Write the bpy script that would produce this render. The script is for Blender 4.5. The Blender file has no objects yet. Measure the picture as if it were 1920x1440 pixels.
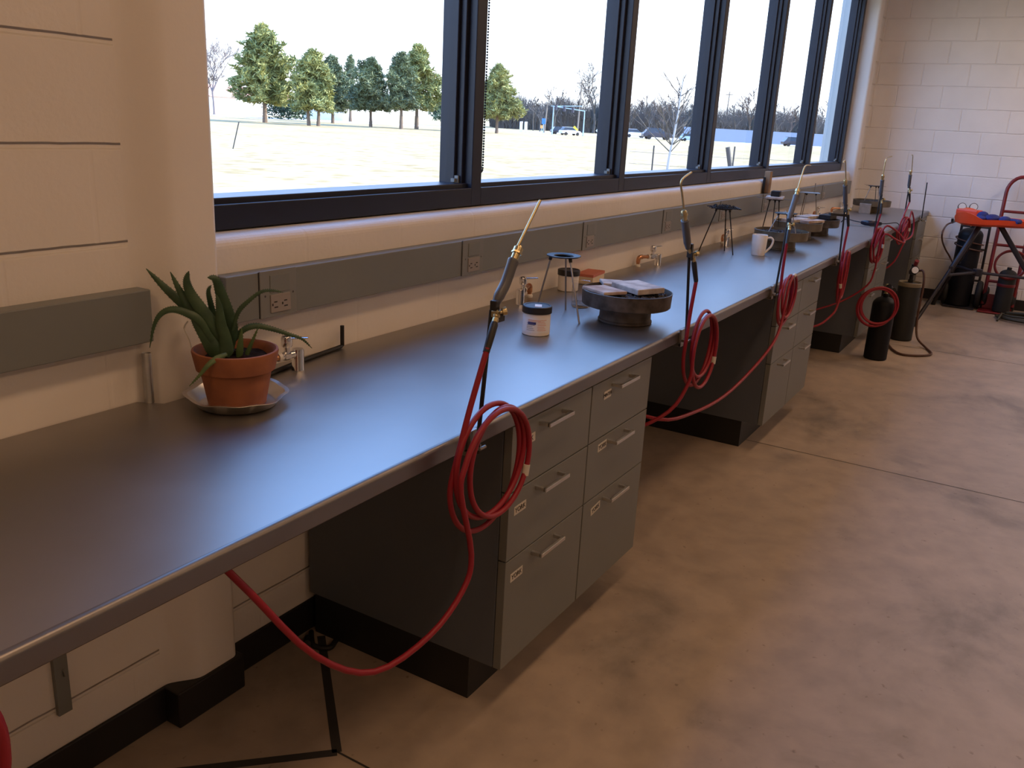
import bpy, bmesh, math, random
from mathutils import Vector, Matrix, Quaternion

random.seed(7)
SC = bpy.context.scene
COL = SC.collection

# ------------------------------------------------------------------ camera
cam_data = bpy.data.cameras.new('camera')
cam = bpy.data.objects.new('camera', cam_data)
COL.objects.link(cam)
YAW, PITCH, ROLL, FPX = .5302, .2941, .0531, 1633.0
_f = Vector((math.cos(YAW)*math.cos(PITCH), math.sin(YAW)*math.cos(PITCH), -math.sin(PITCH)))
_r0 = Vector((math.sin(YAW), -math.cos(YAW), 0))
_u0 = _r0.cross(_f)
_r = _r0*math.cos(ROLL) + _u0*math.sin(ROLL)
_u = -_r0*math.sin(ROLL) + _u0*math.cos(ROLL)
m = Matrix((_r, _u, -_f)).transposed().to_4x4()
m.translation = Vector((0, -1.6758, 1.5163))
cam.matrix_world = m
cam_data.sensor_fit = 'HORIZONTAL'
cam_data.sensor_width = 36.0
cam_data.lens = FPX/1920*36.0
cam_data.clip_start = .05
cam_data.clip_end = 2000
SC.camera = cam

# ------------------------------------------------------------------ sky, sun, room lamps and an added fill, exposure
world = bpy.data.worlds.new('sky')
SC.world = world
world.use_nodes = True
wn, wl = world.node_tree.nodes, world.node_tree.links
wn.clear()
w_out = wn.new('ShaderNodeOutputWorld')
w_bg = wn.new('ShaderNodeBackground')
w_tc = wn.new('ShaderNodeTexCoord')
w_sep = wn.new('ShaderNodeSeparateXYZ')
w_ramp = wn.new('ShaderNodeValToRGB')
w_ramp.color_ramp.elements[0].position = 0.0
w_ramp.color_ramp.elements[0].color = (.30, .31, .33, 1)
w_ramp.color_ramp.elements[1].position = 1.0
w_ramp.color_ramp.elements[1].color = (.06, .14, .36, 1)
for p_, c_ in ((.14, (.30, .35, .43, 1)), (.30, (.22, .37, .70, 1)), (.55, (.14, .28, .60, 1))):
    e_ = w_ramp.color_ramp.elements.new(p_)
    e_.color = c_
wl.new(w_tc.outputs['Generated'], w_sep.inputs[0])
wl.new(w_sep.outputs['Z'], w_ramp.inputs[0])
wl.new(w_ramp.outputs[0], w_bg.inputs['Color'])
w_bg.inputs['Strength'].default_value = 8.6
wl.new(w_bg.outputs[0], w_out.inputs['Surface'])

sun_data = bpy.data.lights.new('sun', 'SUN')
sun_data.energy = 12.0
sun_data.angle = math.radians(.6)
sun_data.color = (1, .95, .86)
sun = bpy.data.objects.new('sun', sun_data)
COL.objects.link(sun)
sun.rotation_euler = Vector((.60, -.62, .50)).to_track_quat('Z', 'Y').to_euler()

def lamp(x, y, z, sx, sy, power, color):
    d = bpy.data.lights.new('ceiling_or_fill_lamp', 'AREA')
    d.shape = 'RECTANGLE'
    d.size, d.size_y = sx, sy
    d.energy = power
    d.color = color
    o = bpy.data.objects.new('ceiling_or_fill_lamp', d)
    o.location = (x, y, z)
    COL.objects.link(o)
    return o
WARM = (1.0, .60, .33)
for lx in (-1.5, 1.2, 3.9, 6.6):
    lamp(lx, -1.5, 3.12, 1.2, .3, 12.3, WARM)
    lamp(lx, -4.2, 3.12, 1.2, .3, 16, WARM)
lamp(8.4, -3.0, 3.12, 1.2, .3, 30, (1.0, .74, .60))  # added fill lamp that brightens the end wall, not a known fixture

SC.view_settings.view_transform = 'Standard'
SC.view_settings.look = 'None'
SC.view_settings.gamma = 1.0
SC.view_settings.use_curve_mapping = False
SC.view_settings.exposure = 0.0
SC.render.film_transparent = False

# ------------------------------------------------------------------ helpers
class MB:
    """collects shapes into one mesh"""
    def __init__(s): s.v, s.f, s.sm = [], [], []
    def add(s, vs, fs, smooth=False):
        b = len(s.v)
        s.v += [Vector(p) for p in vs]
        for f in fs:
            s.f.append([b+i for i in f]); s.sm.append(smooth)
        return s
    def box(s, c, d, rz=0, M=None):
        x, y, z = d[0]/2, d[1]/2, d[2]/2
        vs = [Vector((a*x, b*y, e*z)) for a in (-1, 1) for b in (-1, 1) for e in (-1, 1)]
        R = M if M is not None else Matrix.Rotation(rz, 3, 'Z')
        vs = [R @ p + Vector(c) for p in vs]
        return s.add(vs, [(0,1,3,2),(4,6,7,5),(0,4,5,1),(2,3,7,6),(0,2,6,4),(1,5,7,3)])
    def box2(s, a, b):
        return s.box([(a[i]+b[i])/2 for i in range(3)], [abs(b[i]-a[i]) for i in range(3)])
    def prism(s, pts, axis, a, b, smooth=False):
        """closed outline pts (2D) swept along axis from a to b"""
        n = len(pts)
        def P(p, t):
            if axis == 'x': return (t, p[0], p[1])
            if axis == 'y': return (p[0], t, p[1])
            return (p[0], p[1], t)
        vs = [P(p, a) for p in pts] + [P(p, b) for p in pts]
        fs = [(i, (i+1) % n, n+(i+1) % n, n+i) for i in range(n)]
        s.add(vs, fs, smooth)
        k = len(s.v) - 2*n
        s.f.append([k+i for i in range(n)][::-1]); s.sm.append(False)
        s.f.append([k+n+i for i in range(n)]); s.sm.append(False)
        return s
    def tube(s, pts, r, seg=10, closed=False, caps=True, flat=1.0, ref=None, smooth=True):
        pts = [Vector(p) for p in pts]
        n = len(pts)
        rr = r if isinstance(r, (list, tuple)) else [r]*n
        T = []
        for i in range(n):
            a = pts[i-1] if (i > 0 or closed) else pts[i]
            b = pts[(i+1) % n] if (i < n-1 or closed) else pts[i]
            t = b-a
            T.append(t.normalized() if t.length > 1e-9 else Vector((0,0,1)))
        if ref is None:
            ref = Vector((0,0,1)) if abs(T[0].z) < .9 else Vector((1,0,0))
            fixed = False
        else:
            ref = Vector(ref); fixed = True
        N = (ref - T[0]*ref.dot(T[0])).normalized()
        vs = []
        for i in range(n):
            if fixed: N = (ref - T[i]*ref.dot(T[i]))
            else: N = (N - T[i]*N.dot(T[i]))
            N = N.normalized() if N.length > 1e-6 else T[i].orthogonal().normalized()
            B = T[i].cross(N)
            for k in range(seg):
                a = 2*math.pi*k/seg
                vs.append(pts[i] + N*(math.cos(a)*rr[i]*flat) + B*(math.sin(a)*rr[i]))
        fs = []
        m_ = n if closed else n-1
        for i in range(m_):
            j = (i+1) % n
            for k in range(seg):
                k2 = (k+1) % seg
                fs.append((i*seg+k, i*seg+k2, j*seg+k2, j*seg+k))
        s.add(vs, fs, smooth)
        if caps and not closed:
            k = len(s.v)-n*seg
            s.f.append([k+i for i in range(seg)][::-1]); s.sm.append(False)
            e = k+(n-1)*seg
            s.f.append([e+i for i in range(seg)]); s.sm.append(False)
        return s
    def cyl(s, a, b, r, r2=None, seg=20, caps=True):
        return s.tube([a, b], [r, r if r2 is None else r2], seg=seg, caps=caps)
    def lathe(s, prof, c=(0,0,0), seg=32, M=None, rfun=None, smooth=True):
        """prof: (radius, height) pairs turned about z"""
        n = len(prof)
        R = M if M is not None else Matrix.Identity(3)
        C = Vector(c); vs = []
        for (r, z) in prof:
            for k in range(seg):
                a = 2*math.pi*k/seg
                q = rfun(a, r, z) if rfun else (r, z)
                vs.append(C + R @ Vector((q[0]*math.cos(a), q[0]*math.sin(a), q[1])))
        fs = [(i*seg+k, i*seg+(k+1) % seg, (i+1)*seg+(k+1) % seg, (i+1)*seg+k) for i in range(n-1) for k in range(seg)]
        s.add(vs, fs, smooth)
        k = len(s.v)-n*seg
        if prof[0][0] > 1e-6: s.f.append([k+i for i in range(seg)][::-1]); s.sm.append(False)
        if prof[-1][0] > 1e-6: s.f.append([k+(n-1)*seg+i for i in range(seg)]); s.sm.append(False)
        return s
    def ball(s, c, r, seg=12, rings=8, M=None, jit=0):
        rx = r if isinstance(r, (tuple, list)) else (r, r, r)
        vs = []; R = M if M is not None else Matrix.Identity(3)
        for i in range(rings+1):
            t = math.pi*i/rings
            for k in range(seg):
                a = 2*math.pi*k/seg
                q = 1 + (random.uniform(-jit, jit) if jit else 0)
                vs.append(Vector(c) + R @ Vector((rx[0]*math.sin(t)*math.cos(a)*q, rx[1]*math.sin(t)*math.sin(a)*q, rx[2]*math.cos(t)*q)))
        fs = [(i*seg+k, (i+1)*seg+k, (i+1)*seg+(k+1) % seg, i*seg+(k+1) % seg) for i in range(rings) for k in range(seg)]
        return s.add(vs, fs, not jit)
    def torus(s, c, R, r, seg=32, rs=10, M=None, flat=1.0):
        Mx = M if M is not None else Matrix.Identity(3)
        pts = [Vector(c) + Mx @ Vector((R*math.cos(2*math.pi*i/seg), R*math.sin(2*math.pi*i/seg), 0)) for i in range(seg)]
        return s.tube(pts, r, seg=rs, closed=True, ref=Mx @ Vector((0,0,1)), flat=flat)

def smooth_path(pts, n=8, closed=False):
    P = [Vector(p) for p in pts]
    out = []
    m_ = len(P)
    rng = m_ if closed else m_-1
    for i in range(rng):
        p1, p2 = P[i], P[(i+1) % m_]
        p0 = P[i-1] if (i > 0 or closed) else p1*2-p2
        p3 = P[(i+2) % m_] if (i+2 < m_ or closed) else p2*2-p1
        for k in range(n):
            t = k/n
            out.append(.5*((2*p1) + (p2-p0)*t + (2*p0-5*p1+4*p2-p3)*t*t + (3*p1-p0-3*p2+p3)*t**3))
    if not closed: out.append(P[-1])
    return out

def wloc(o):
    v = Vector((0,0,0)); 
    while o is not None:
        v += Vector(o.location); o = o.parent
    return v

def obj(name, mb, mat, parent=None, bevel=0, world=True, label=None, kind=None, seg=2):
    """links the shapes of mb as one mesh object; with world=True its coordinates are world coordinates"""
    me = bpy.data.meshes.new(name)
    off = wloc(parent) if (parent is not None and world) else Vector((0,0,0))
    me.from_pydata([tuple(v-off) for v in mb.v], [], mb.f)
    for p, s_ in zip(me.polygons, mb.sm): p.use_smooth = s_
    me.update()
    if any(mb.sm):
        me.set_sharp_from_angle(angle=math.radians(38))
    me.materials.append(mat)
    o = bpy.data.objects.new(name, me)
    COL.objects.link(o)
    if parent is not None: o.parent = parent
    bm_ = bmesh.new(); bm_.from_mesh(me); bmesh.ops.recalc_face_normals(bm_, faces=bm_.faces); bm_.to_mesh(me); bm_.free()
    if bevel:
        b = o.modifiers.new('bevel', 'BEVEL')
        b.width = bevel; b.segments = seg; b.limit_method = 'ANGLE'; b.angle_limit = math.radians(35)
    if label: o['label'] = label
    if kind: o['kind'] = kind
    return o

def thing(name, label, cat, loc=(0,0,0), group=None):
    o = bpy.data.objects.new(name, None)
    o.empty_display_size = .05
    COL.objects.link(o)
    o.location = loc
    o['label'] = label; o['category'] = cat
    if group: o['group'] = group
    return o

def tag(o, label, cat, group=None, kind=None):
    o['label'] = label; o['category'] = cat
    if group: o['group'] = group
    if kind: o['kind'] = kind
    return o

def struct(name, mb, mat, label=None, bevel=0, parent=None):
    o = obj(name, mb, mat, parent, bevel)
    if parent is None: o['kind'] = 'structure'
    if label: o['label'] = label
    return o

def copy_tree(o, parent=None):
    c = o.copy(); COL.objects.link(c)
    if parent is not None: c.parent = parent
    for ch in list(o.children): copy_tree(ch, c)
    return c

def lettering(name, body, size, mat, parent, origin, xdir, ydir, depth=.0004):
    cu = bpy.data.curves.new(name, 'FONT')
    cu.body = body; cu.size = size; cu.extrude = depth
    cu.align_x = 'CENTER'; cu.align_y = 'CENTER'
    t = bpy.data.objects.new(name+'_source', cu)
    COL.objects.link(t)
    dg = bpy.context.evaluated_depsgraph_get()
    me = bpy.data.meshes.new_from_object(t.evaluated_get(dg))
    bpy.data.objects.remove(t); bpy.data.curves.remove(cu)
    X = Vector(xdir).normalized(); Y = Vector(ydir).normalized(); Z = X.cross(Y)
    M = Matrix((X, Y, Z)).transposed()
    off = wloc(parent)
    for v in me.vertices: v.co = M @ v.co + Vector(origin) - off
    me.materials.clear(); me.materials.append(mat)
    me.name = name
    o = bpy.data.objects.new(name, me); COL.objects.link(o); o.parent = parent
    return o

# ------------------------------------------------------------------ materials
def mat(name, color, rough=.5, metal=0.0, var=0.0, vscale=20.0, color2=None, bump=0.0, bscale=80.0, spec=.5, coat=0.0, rvar=0.0, detail=4.0):
    m_ = bpy.data.materials.new(name); m_.use_nodes = True
    nt = m_.node_tree; N, L = nt.nodes, nt.links
    b = N['Principled BSDF']
    b.inputs['Base Color'].default_value = (*color, 1)
    b.inputs['Roughness'].default_value = rough
    b.inputs['Metallic'].default_value = metal
    b.inputs['Specular IOR Level'].default_value = spec
    b.inputs['Coat Weight'].default_value = coat
    tc = None
    if var or color2 or bump or rvar:
        tc = N.new('ShaderNodeTexCoord')
    if var or color2 or rvar:
        no = N.new('ShaderNodeTexNoise'); no.inputs['Scale'].default_value = vscale; no.inputs['Detail'].default_value = detail
        L.new(tc.outputs['Object'], no.inputs['Vector'])
        if var or color2:
            rp = N.new('ShaderNodeValToRGB')
            c2 = color2 or tuple(max(0, c*(1-var)) for c in color)
            rp.color_ramp.elements[0].position = .32; rp.color_ramp.elements[0].color = (*c2, 1)
            rp.color_ramp.elements[1].position = .68; rp.color_ramp.elements[1].color = (*color, 1)
            L.new(no.outputs['Fac'], rp.inputs[0]); L.new(rp.outputs[0], b.inputs['Base Color'])
        if rvar:
            mr = N.new('ShaderNodeMapRange')
            mr.inputs['To Min'].default_value = max(.02, rough-rvar); mr.inputs['To Max'].default_value = rough+rvar
            L.new(no.outputs['Fac'], mr.inputs[0]); L.new(mr.outputs[0], b.inputs['Roughness'])
    if bump:
        nb = N.new('ShaderNodeTexNoise'); nb.inputs['Scale'].default_value = bscale; nb.inputs['Detail'].default_value = 3
        L.new(tc.outputs['Object'], nb.inputs['Vector'])
        bp = N.new('ShaderNodeBump'); bp.inputs['Strength'].default_value = bump; bp.inputs['Distance'].default_value = .004
        L.new(nb.outputs['Fac'], bp.inputs['Height']); L.new(bp.outputs[0], b.inputs['Normal'])
    return m_

def block_wall(name, color, ax, off_u, groove=.5, width=.007, vert=1.0):
    """painted concrete block: 16 x 8 inch running bond with raked joints; ax = the horizontal axis of the wall"""
    m_ = bpy.data.materials.new(name); m_.use_nodes = True
    nt = m_.node_tree; N, L = nt.nodes, nt.links
    b = N['Principled BSDF']
    b.inputs['Roughness'].default_value = .62
    tc = N.new('ShaderNodeTexCoord'); sp = N.new('ShaderNodeSeparateXYZ')
    L.new(tc.outputs['Object'], sp.inputs[0])
    def math_(op, a, b_=None, c=None):
        n = N.new('ShaderNodeMath'); n.operation = op
        for i, q in enumerate((a, b_, c)):
            if q is None: continue
            if isinstance(q, (int, float)): n.inputs[i].default_value = q
            else: L.new(q, n.inputs[i])
        return n.outputs[0]
    wob = N.new('ShaderNodeTexNoise'); wob.inputs['Scale'].default_value = 9
    L.new(tc.outputs['Object'], wob.inputs['Vector'])
    wv = math_('MULTIPLY', math_('SUBTRACT', wob.outputs['Fac'], .5), .006)
    zz = math_('ADD', sp.outputs['Z'], wv)
    row = math_('FLOOR', math_('DIVIDE', zz, .2032))
    fz = math_('SUBTRACT', zz, math_('MULTIPLY', row, .2032))
    dz = math_('MINIMUM', fz, math_('SUBTRACT', .2032, fz))
    par = math_('FLOORED_MODULO', row, 2)
    uu = math_('ADD', math_('ADD', sp.outputs[ax], wv), math_('ADD', math_('MULTIPLY', par, .2032), off_u))
    fu = math_('FLOORED_MODULO', uu, .4064)
    du = math_('MINIMUM', fu, math_('SUBTRACT', .4064, fu))
    def joint(d, w):
        mr = N.new('ShaderNodeMapRange'); mr.interpolation_type = 'SMOOTHSTEP'
        mr.inputs['From Min'].default_value = w*.25; mr.inputs['From Max'].default_value = w
        L.new(d, mr.inputs[0]); return mr.outputs[0]
    jz = joint(dz, width)
    ju = math_('SUBTRACT', 1, math_('MULTIPLY', math_('SUBTRACT', 1, joint(du, width)), vert))
    h = math_('MINIMUM', jz, ju)
    fine = N.new('ShaderNodeTexNoise'); fine.inputs['Scale'].default_value = 55; fine.inputs['Detail'].default_value = 6
    L.new(tc.outputs['Object'], fine.inputs['Vector'])
    hh = math_('ADD', h, math_('MULTIPLY', fine.outputs['Fac'], .16))
    bp = N.new('ShaderNodeBump'); bp.inputs['Strength'].default_value = groove; bp.inputs['Distance'].default_value = .008
    L.new(hh, bp.inputs['Height']); L.new(bp.outputs[0], b.inputs['Normal'])
    big = N.new('ShaderNodeTexNoise'); big.inputs['Scale'].default_value = 3
    L.new(tc.outputs['Object'], big.inputs['Vector'])
    rp = N.new('ShaderNodeValToRGB')
    rp.color_ramp.elements[0].color = (*[c*.94 for c in color], 1); rp.color_ramp.elements[0].position = .35
    rp.color_ramp.elements[1].color = (*color, 1); rp.color_ramp.elements[1].position = .65
    L.new(big.outputs['Fac'], rp.inputs[0]); L.new(rp.outputs[0], b.inputs['Base Color'])
    return m_

PAINT = (.78, .735, .68)
M = {}
M['wall_x'] = block_wall('painted_block_window_wall', PAINT, 'X', .1, groove=.9, width=.008, vert=.12)
M['wall_y'] = block_wall('painted_block_end_wall', (.86, .83, .80), 'Y', .62+.2032*1, groove=.6, width=.007, vert=.85)
M['paint'] = mat('smooth_block_paint', PAINT, .6, var=.05, vscale=3, bump=.12, bscale=60)
M['backpaint'] = mat('far_side_paint', (.34, .32, .29), .7)
M['ceiling'] = mat('ceiling_paint', (.75, .72, .68), .8)
M['base'] = mat('black_rubber_base', (.012, .011, .012), .45)
M['counter'] = mat('brushed_steel_top', (.40, .38, .36), .425, 1.0, var=.10, vscale=4, rvar=.05, bump=.03, bscale=25)
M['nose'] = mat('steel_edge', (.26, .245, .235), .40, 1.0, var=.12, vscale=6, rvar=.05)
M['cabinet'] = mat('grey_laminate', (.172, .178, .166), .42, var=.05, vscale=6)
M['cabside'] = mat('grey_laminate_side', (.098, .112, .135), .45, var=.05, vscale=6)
M['kick'] = mat('black_toe_kick', (.01, .01, .01), .5)
M['handle'] = mat('satin_nickel', (.62, .6, .57), .3, 1.0)
M['tape'] = mat('masking_tape', (.62, .58, .5), .7, var=.08, vscale=60)
M['ink'] = mat('marker_ink', (.03, .025, .02), .6)
M['raceway'] = mat('raceway_grey', (.19, .20, .19), .45, var=.04, vscale=8)
M['cover'] = mat('raceway_cover_grey', (.205, .21, .20), .42)
M['outlet'] = mat('outlet_grey', (.29, .255, .23), .4)
M['slot'] = mat('outlet_slot', (.02, .015, .012), .6)
M['frame'] = mat('charcoal_aluminium', (.012, .015, .028), .4, 0.0, spec=.38)
M['chrome'] = mat('chrome', (.8, .8, .8), .12, 1.0)
M['copper'] = mat('copper', (.72, .36, .2), .28, 1.0, var=.3, vscale=30)
M['solder'] = mat('solder_white', (.75, .72, .66), .4)
M['brass'] = mat('brass', (.60, .50, .28), .34, 1.0, var=.2, vscale=40)
M['galv'] = mat('galvanised_pipe', (.5, .5, .49), .4, .9, var=.2, vscale=30)
M['blackmetal'] = mat('black_iron', (.02, .019, .018), .5, .3, var=.3, vscale=30)
M['steel'] = mat('steel_rod', (.32, .3, .28), .35, .9)
M['hose'] = mat('red_hose', (.27, .012, .024), .42, spec=.4)
M['grip'] = mat('blue_grey_grip', (.085, .09, .105), .42)
M['blackrubber'] = mat('black_rubber', (.012, .012, .013), .5)
M['white'] = mat('white_plastic', (.8, .77, .72), .45)
M['terracotta'] = mat('terracotta', (.34, .12, .05), .8, color2=(.22, .075, .035), vscale=14, bump=.1, bscale=50)
M['soil'] = mat('potting_soil', (.03, .018, .012), .95, var=.5, vscale=60, bump=.8, bscale=60, spec=.05)
M['aloe'] = mat('aloe_leaf', (.048, .095, .042), .45, color2=(.024, .058, .027), vscale=35)
M['aloe2'] = mat('aloe_leaf_young', (.10, .16, .055), .45, color2=(.06, .11, .04), vscale=35)
M['foil'] = mat('aluminium_pan', (.82, .80, .77), .3, 1.0, bump=.15, bscale=18)
M['jar'] = mat('white_jar', (.80, .75, .68), .4)
M['jarlid'] = mat('black_lid', (.014, .014, .016), .4)
M['paper'] = mat('jar_label_paper', (.82, .80, .78), .55)
M['navy'] = mat('label_navy', (.03, .04, .2), .5)
M['salmon'] = mat('label_salmon', (.75, .36, .25), .5)
M['rusty'] = mat('stained_tin', (.15, .125, .10), .55, .45, color2=(.05, .04, .032), vscale=22, rvar=.12, bump=.15, bscale=25)
M['rusty2'] = mat('tan_tin', (.20, .165, .11), .5, .4, color2=(.10, .08, .05), vscale=14)
M['pumice'] = mat('pumice', (.085, .08, .082), .85, color2=(.03, .028, .03), vscale=40, bump=.5, bscale=90)
M['brick'] = mat('scorched_fire_brick', (.62, .52, .44), .85, color2=(.33, .20, .14), vscale=16, detail=6, bump=.4, bscale=50)
M['brick2'] = mat('pale_fire_brick', (.66, .58, .50), .85, color2=(.34, .28, .24), vscale=22, detail=6, bump=.4, bscale=50)
M['charcoal'] = mat('charcoal_block', (.02, .019, .019), .8, var=.4, vscale=30, bump=.4)
M['wood'] = mat('wood_stick', (.33, .2, .1), .6, color2=(.2, .11, .05), vscale=18)
M['ceramic'] = mat('white_glaze', (.80, .76, .70), .22, coat=.3)
M['matchbox'] = mat('box_red', (.55, .16, .10), .6)
M['boxcream'] = mat('box_cream', (.7, .58, .42), .6)
M['tankblack'] = mat('black_cylinder_paint', (.006, .0065, .009), .5, var=.2, vscale=8, spec=.25)
M['tankgreen'] = mat('grey_green_cylinder', (.026, .026, .024), .5, var=.25, vscale=6, spec=.3)
M['tanktan'] = mat('tan_collar', (.22, .18, .11), .5)
M['gauge'] = mat('gauge_face', (.75, .75, .74), .35)
M['dolly'] = mat('red_painted_steel', (.20, .012, .016), .4, var=.25, vscale=10)
M['orange'] = mat('orange_plastic', (.78, .075, .018), .42, var=.1, vscale=8)
M['stand'] = mat('dark_steel_leg', (.028, .027, .036), .4, .3)
M['blue'] = mat('blue_glove', (.018, .035, .22), .7, color2=(.008, .012, .09), vscale=12, bump=.4, bscale=30)
M['brownhose'] = mat('brown_hose', (.075, .03, .016), .5)
M['greenhose'] = mat('olive_hose', (.045, .042, .026), .55)
M['tyre'] = mat('tyre_rubber', (.012, .012, .012), .7)
M['teal'] = mat('dark_teal_paint', (.01, .03, .04), .4)
M['lens'] = mat('dark_goggle_lens', (.012, .013, .028), .15)

def glass_mat(name, tint, gloss=1.0):
    m_ = bpy.data.materials.new(name); m_.use_nodes = True
    nt = m_.node_tree; N, L = nt.nodes, nt.links
    N.remove(N['Principled BSDF'])
    tr = N.new('ShaderNodeBsdfTransparent'); tr.inputs[0].default_value = (*tint, 1)
    gl = N.new('ShaderNodeBsdfGlossy'); gl.inputs['Roughness'].default_value = .02
    fr = N.new('ShaderNodeFresnel'); fr.inputs[0].default_value = 1.45
    mu = N.new('ShaderNodeMath'); mu.operation = 'MULTIPLY'; mu.inputs[1].default_value = gloss
    mx = N.new('ShaderNodeMixShader')
    ge = N.new('ShaderNodeNewGeometry'); inv = N.new('ShaderNodeMath'); inv.operation = 'SUBTRACT'; inv.inputs[0].default_value = 1.0
    m2 = N.new('ShaderNodeMath'); m2.operation = 'MULTIPLY'
    L.new(ge.outputs['Backfacing'], inv.inputs[1]); L.new(inv.outputs[0], m2.inputs[1]); L.new(mu.outputs[0], m2.inputs[0])
    L.new(fr.outputs[0], mu.inputs[0]); L.new(m2.outputs[0], mx.inputs[0])
    L.new(tr.outputs[0], mx.inputs[1]); L.new(gl.outputs[0], mx.inputs[2])
    L.new(mx.outputs[0], N['Material Output'].inputs['Surface'])
    return m_
M['pane'] = glass_mat('window_glass', (.97, .98, .98), .6)
M['beaker'] = glass_mat('beaker_glass', (.965, .97, .97), 1.8)
M['clear'] = glass_mat('clear_water', (.96, .97, .97), 1.2)

def floor_mat():
    m_ = bpy.data.materials.new('sealed_concrete'); m_.use_nodes = True
    nt = m_.node_tree; N, L = nt.nodes, nt.links
    b = N['Principled BSDF']
    tc = N.new('ShaderNodeTexCoord')
    n1 = N.new('ShaderNodeTexNoise'); n1.inputs['Scale'].default_value = 1.5; n1.inputs['Detail'].default_value = 8; n1.inputs['Roughness'].default_value = .62
    n1.inputs['Distortion'].default_value = .5
    n2 = N.new('ShaderNodeTexNoise'); n2.inputs['Scale'].default_value = 9; n2.inputs['Detail'].default_value = 6
    n3 = N.new('ShaderNodeTexNoise'); n3.inputs['Scale'].default_value = 34; n3.inputs['Detail'].default_value = 3
    for n in (n1, n2, n3): L.new(tc.outputs['Object'], n.inputs['Vector'])
    r1 = N.new('ShaderNodeValToRGB')
    cr = r1.color_ramp
    cr.elements[0].position = .30; cr.elements[0].color = (.225, .19, .16, 1)
    cr.elements[1].position = .68; cr.elements[1].color = (.46, .365, .28, 1)
    e = cr.elements.new(.46); e.color = (.385, .31, .245, 1)
    L.new(n1.outputs['Fac'], r1.inputs[0])
    mx = N.new('ShaderNodeMix'); mx.data_type = 'RGBA'; mx.blend_type = 'MULTIPLY'; mx.inputs['Factor'].default_value = .5
    r2 = N.new('ShaderNodeValToRGB'); r2.color_ramp.elements[0].position = .3; r2.color_ramp.elements[0].color = (.62, .62, .64, 1)
    r2.color_ramp.elements[1].position = .62; r2.color_ramp.elements[1].color = (1, 1, 1, 1)
    L.new(n2.outputs['Fac'], r2.inputs[0])
    L.new(r1.outputs[0], mx.inputs['A']); L.new(r2.outputs[0], mx.inputs['B'])
    r3 = N.new('ShaderNodeValToRGB'); r3.color_ramp.elements[0].position = .24; r3.color_ramp.elements[0].color = (.35, .32, .3, 1)
    r3.color_ramp.elements[1].position = .33; r3.color_ramp.elements[1].color = (1, 1, 1, 1)
    L.new(n3.outputs['Fac'], r3.inputs[0])
    mx2 = N.new('ShaderNodeMix'); mx2.data_type = 'RGBA'; mx2.blend_type = 'MULTIPLY'; mx2.inputs['Factor'].default_value = .6
    L.new(mx.outputs['Result'], mx2.inputs['A']); L.new(r3.outputs[0], mx2.inputs['B'])
    L.new(mx2.outputs['Result'], b.inputs['Base Color'])
    mr = N.new('ShaderNodeMapRange'); mr.inputs['To Min'].default_value = .36; mr.inputs['To Max'].default_value = .58
    L.new(n2.outputs['Fac'], mr.inputs[0]); L.new(mr.outputs[0], b.inputs['Roughness'])
    return m_
M['floor'] = floor_mat()
M['joint'] = mat('joint_sealant', (.035, .033, .032), .6)

def field_mat():
    m_ = bpy.data.materials.new('dormant_turf'); m_.use_nodes = True
    nt = m_.node_tree; N, L = nt.nodes, nt.links
    b = N['Principled BSDF']; b.inputs['Roughness'].default_value = .95; b.inputs['Specular IOR Level'].default_value = .1
    tc = N.new('ShaderNodeTexCoord')
    mp = N.new('ShaderNodeMapping'); mp.inputs['Scale'].default_value = (1, 1, 1)
    L.new(tc.outputs['Object'], mp.inputs[0])
    n1 = N.new('ShaderNodeTexNoise'); n1.inputs['Scale'].default_value = .12; n1.inputs['Detail'].default_value = 9; n1.inputs['Roughness'].default_value = .7
    n2 = N.new('ShaderNodeTexNoise'); n2.inputs['Scale'].default_value = 1.6; n2.inputs['Detail'].default_value = 6
    for n in (n1, n2): L.new(mp.outputs[0], n.inputs['Vector'])
    r1 = N.new('ShaderNodeValToRGB')
    r1.color_ramp.elements[0].position = .35; r1.color_ramp.elements[0].color = (.36, .27, .135, 1)
    r1.color_ramp.elements[1].position = .62; r1.color_ramp.elements[1].color = (.45, .355, .20, 1)
    L.new(n1.outputs['Fac'], r1.inputs[0])
    r2 = N.new('ShaderNodeValToRGB')
    r2.color_ramp.elements[0].position = .34; r2.color_ramp.elements[0].color = (.62, .52, .34, 1)
    r2.color_ramp.elements[1].position = .5; r2.color_ramp.elements[1].color = (1, 1, 1, 1)
    L.new(n2.outputs['Fac'], r2.inputs[0])
    mx = N.new('ShaderNodeMix'); mx.data_type = 'RGBA'; mx.blend_type = 'MULTIPLY'; mx.inputs['Factor'].default_value = .7
    L.new(r1.outputs[0], mx.inputs['A']); L.new(r2.outputs[0], mx.inputs['B'])
    L.new(mx.outputs['Result'], b.inputs['Base Color'])
    return m_
M['field'] = field_mat()
M['road'] = mat('pale_road', (.62, .60, .56), .9)
M['pine'] = mat('pine_needles', (.36, .34, .10), .7, color2=(.16, .19, .065), vscale=.35, detail=5)
M['pine2'] = mat('dark_pine_needles', (.17, .20, .085), .7, color2=(.08, .11, .06), vscale=.35, detail=5)
M['bark'] = mat('bark', (.17, .12, .085), .9)
M['twig'] = mat('bare_branches', (.085, .075, .065), .9)
M['twig3'] = mat('pinkish_bare_branches', (.20, .155, .135), .9)
M['twig2'] = mat('brown_bare_branches', (.12, .085, .065), .9)
M['brush'] = mat('winter_brush', (.10, .09, .078), .95, color2=(.06, .058, .052), vscale=.2)
M['shrub'] = mat('dark_hedge', (.05, .08, .035), .8)
M['palewood'] = mat('sunlit_sapling_bark', (.42, .40, .37), .8)  # pale tone puts the bright sun on the trunk into its colour
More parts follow.
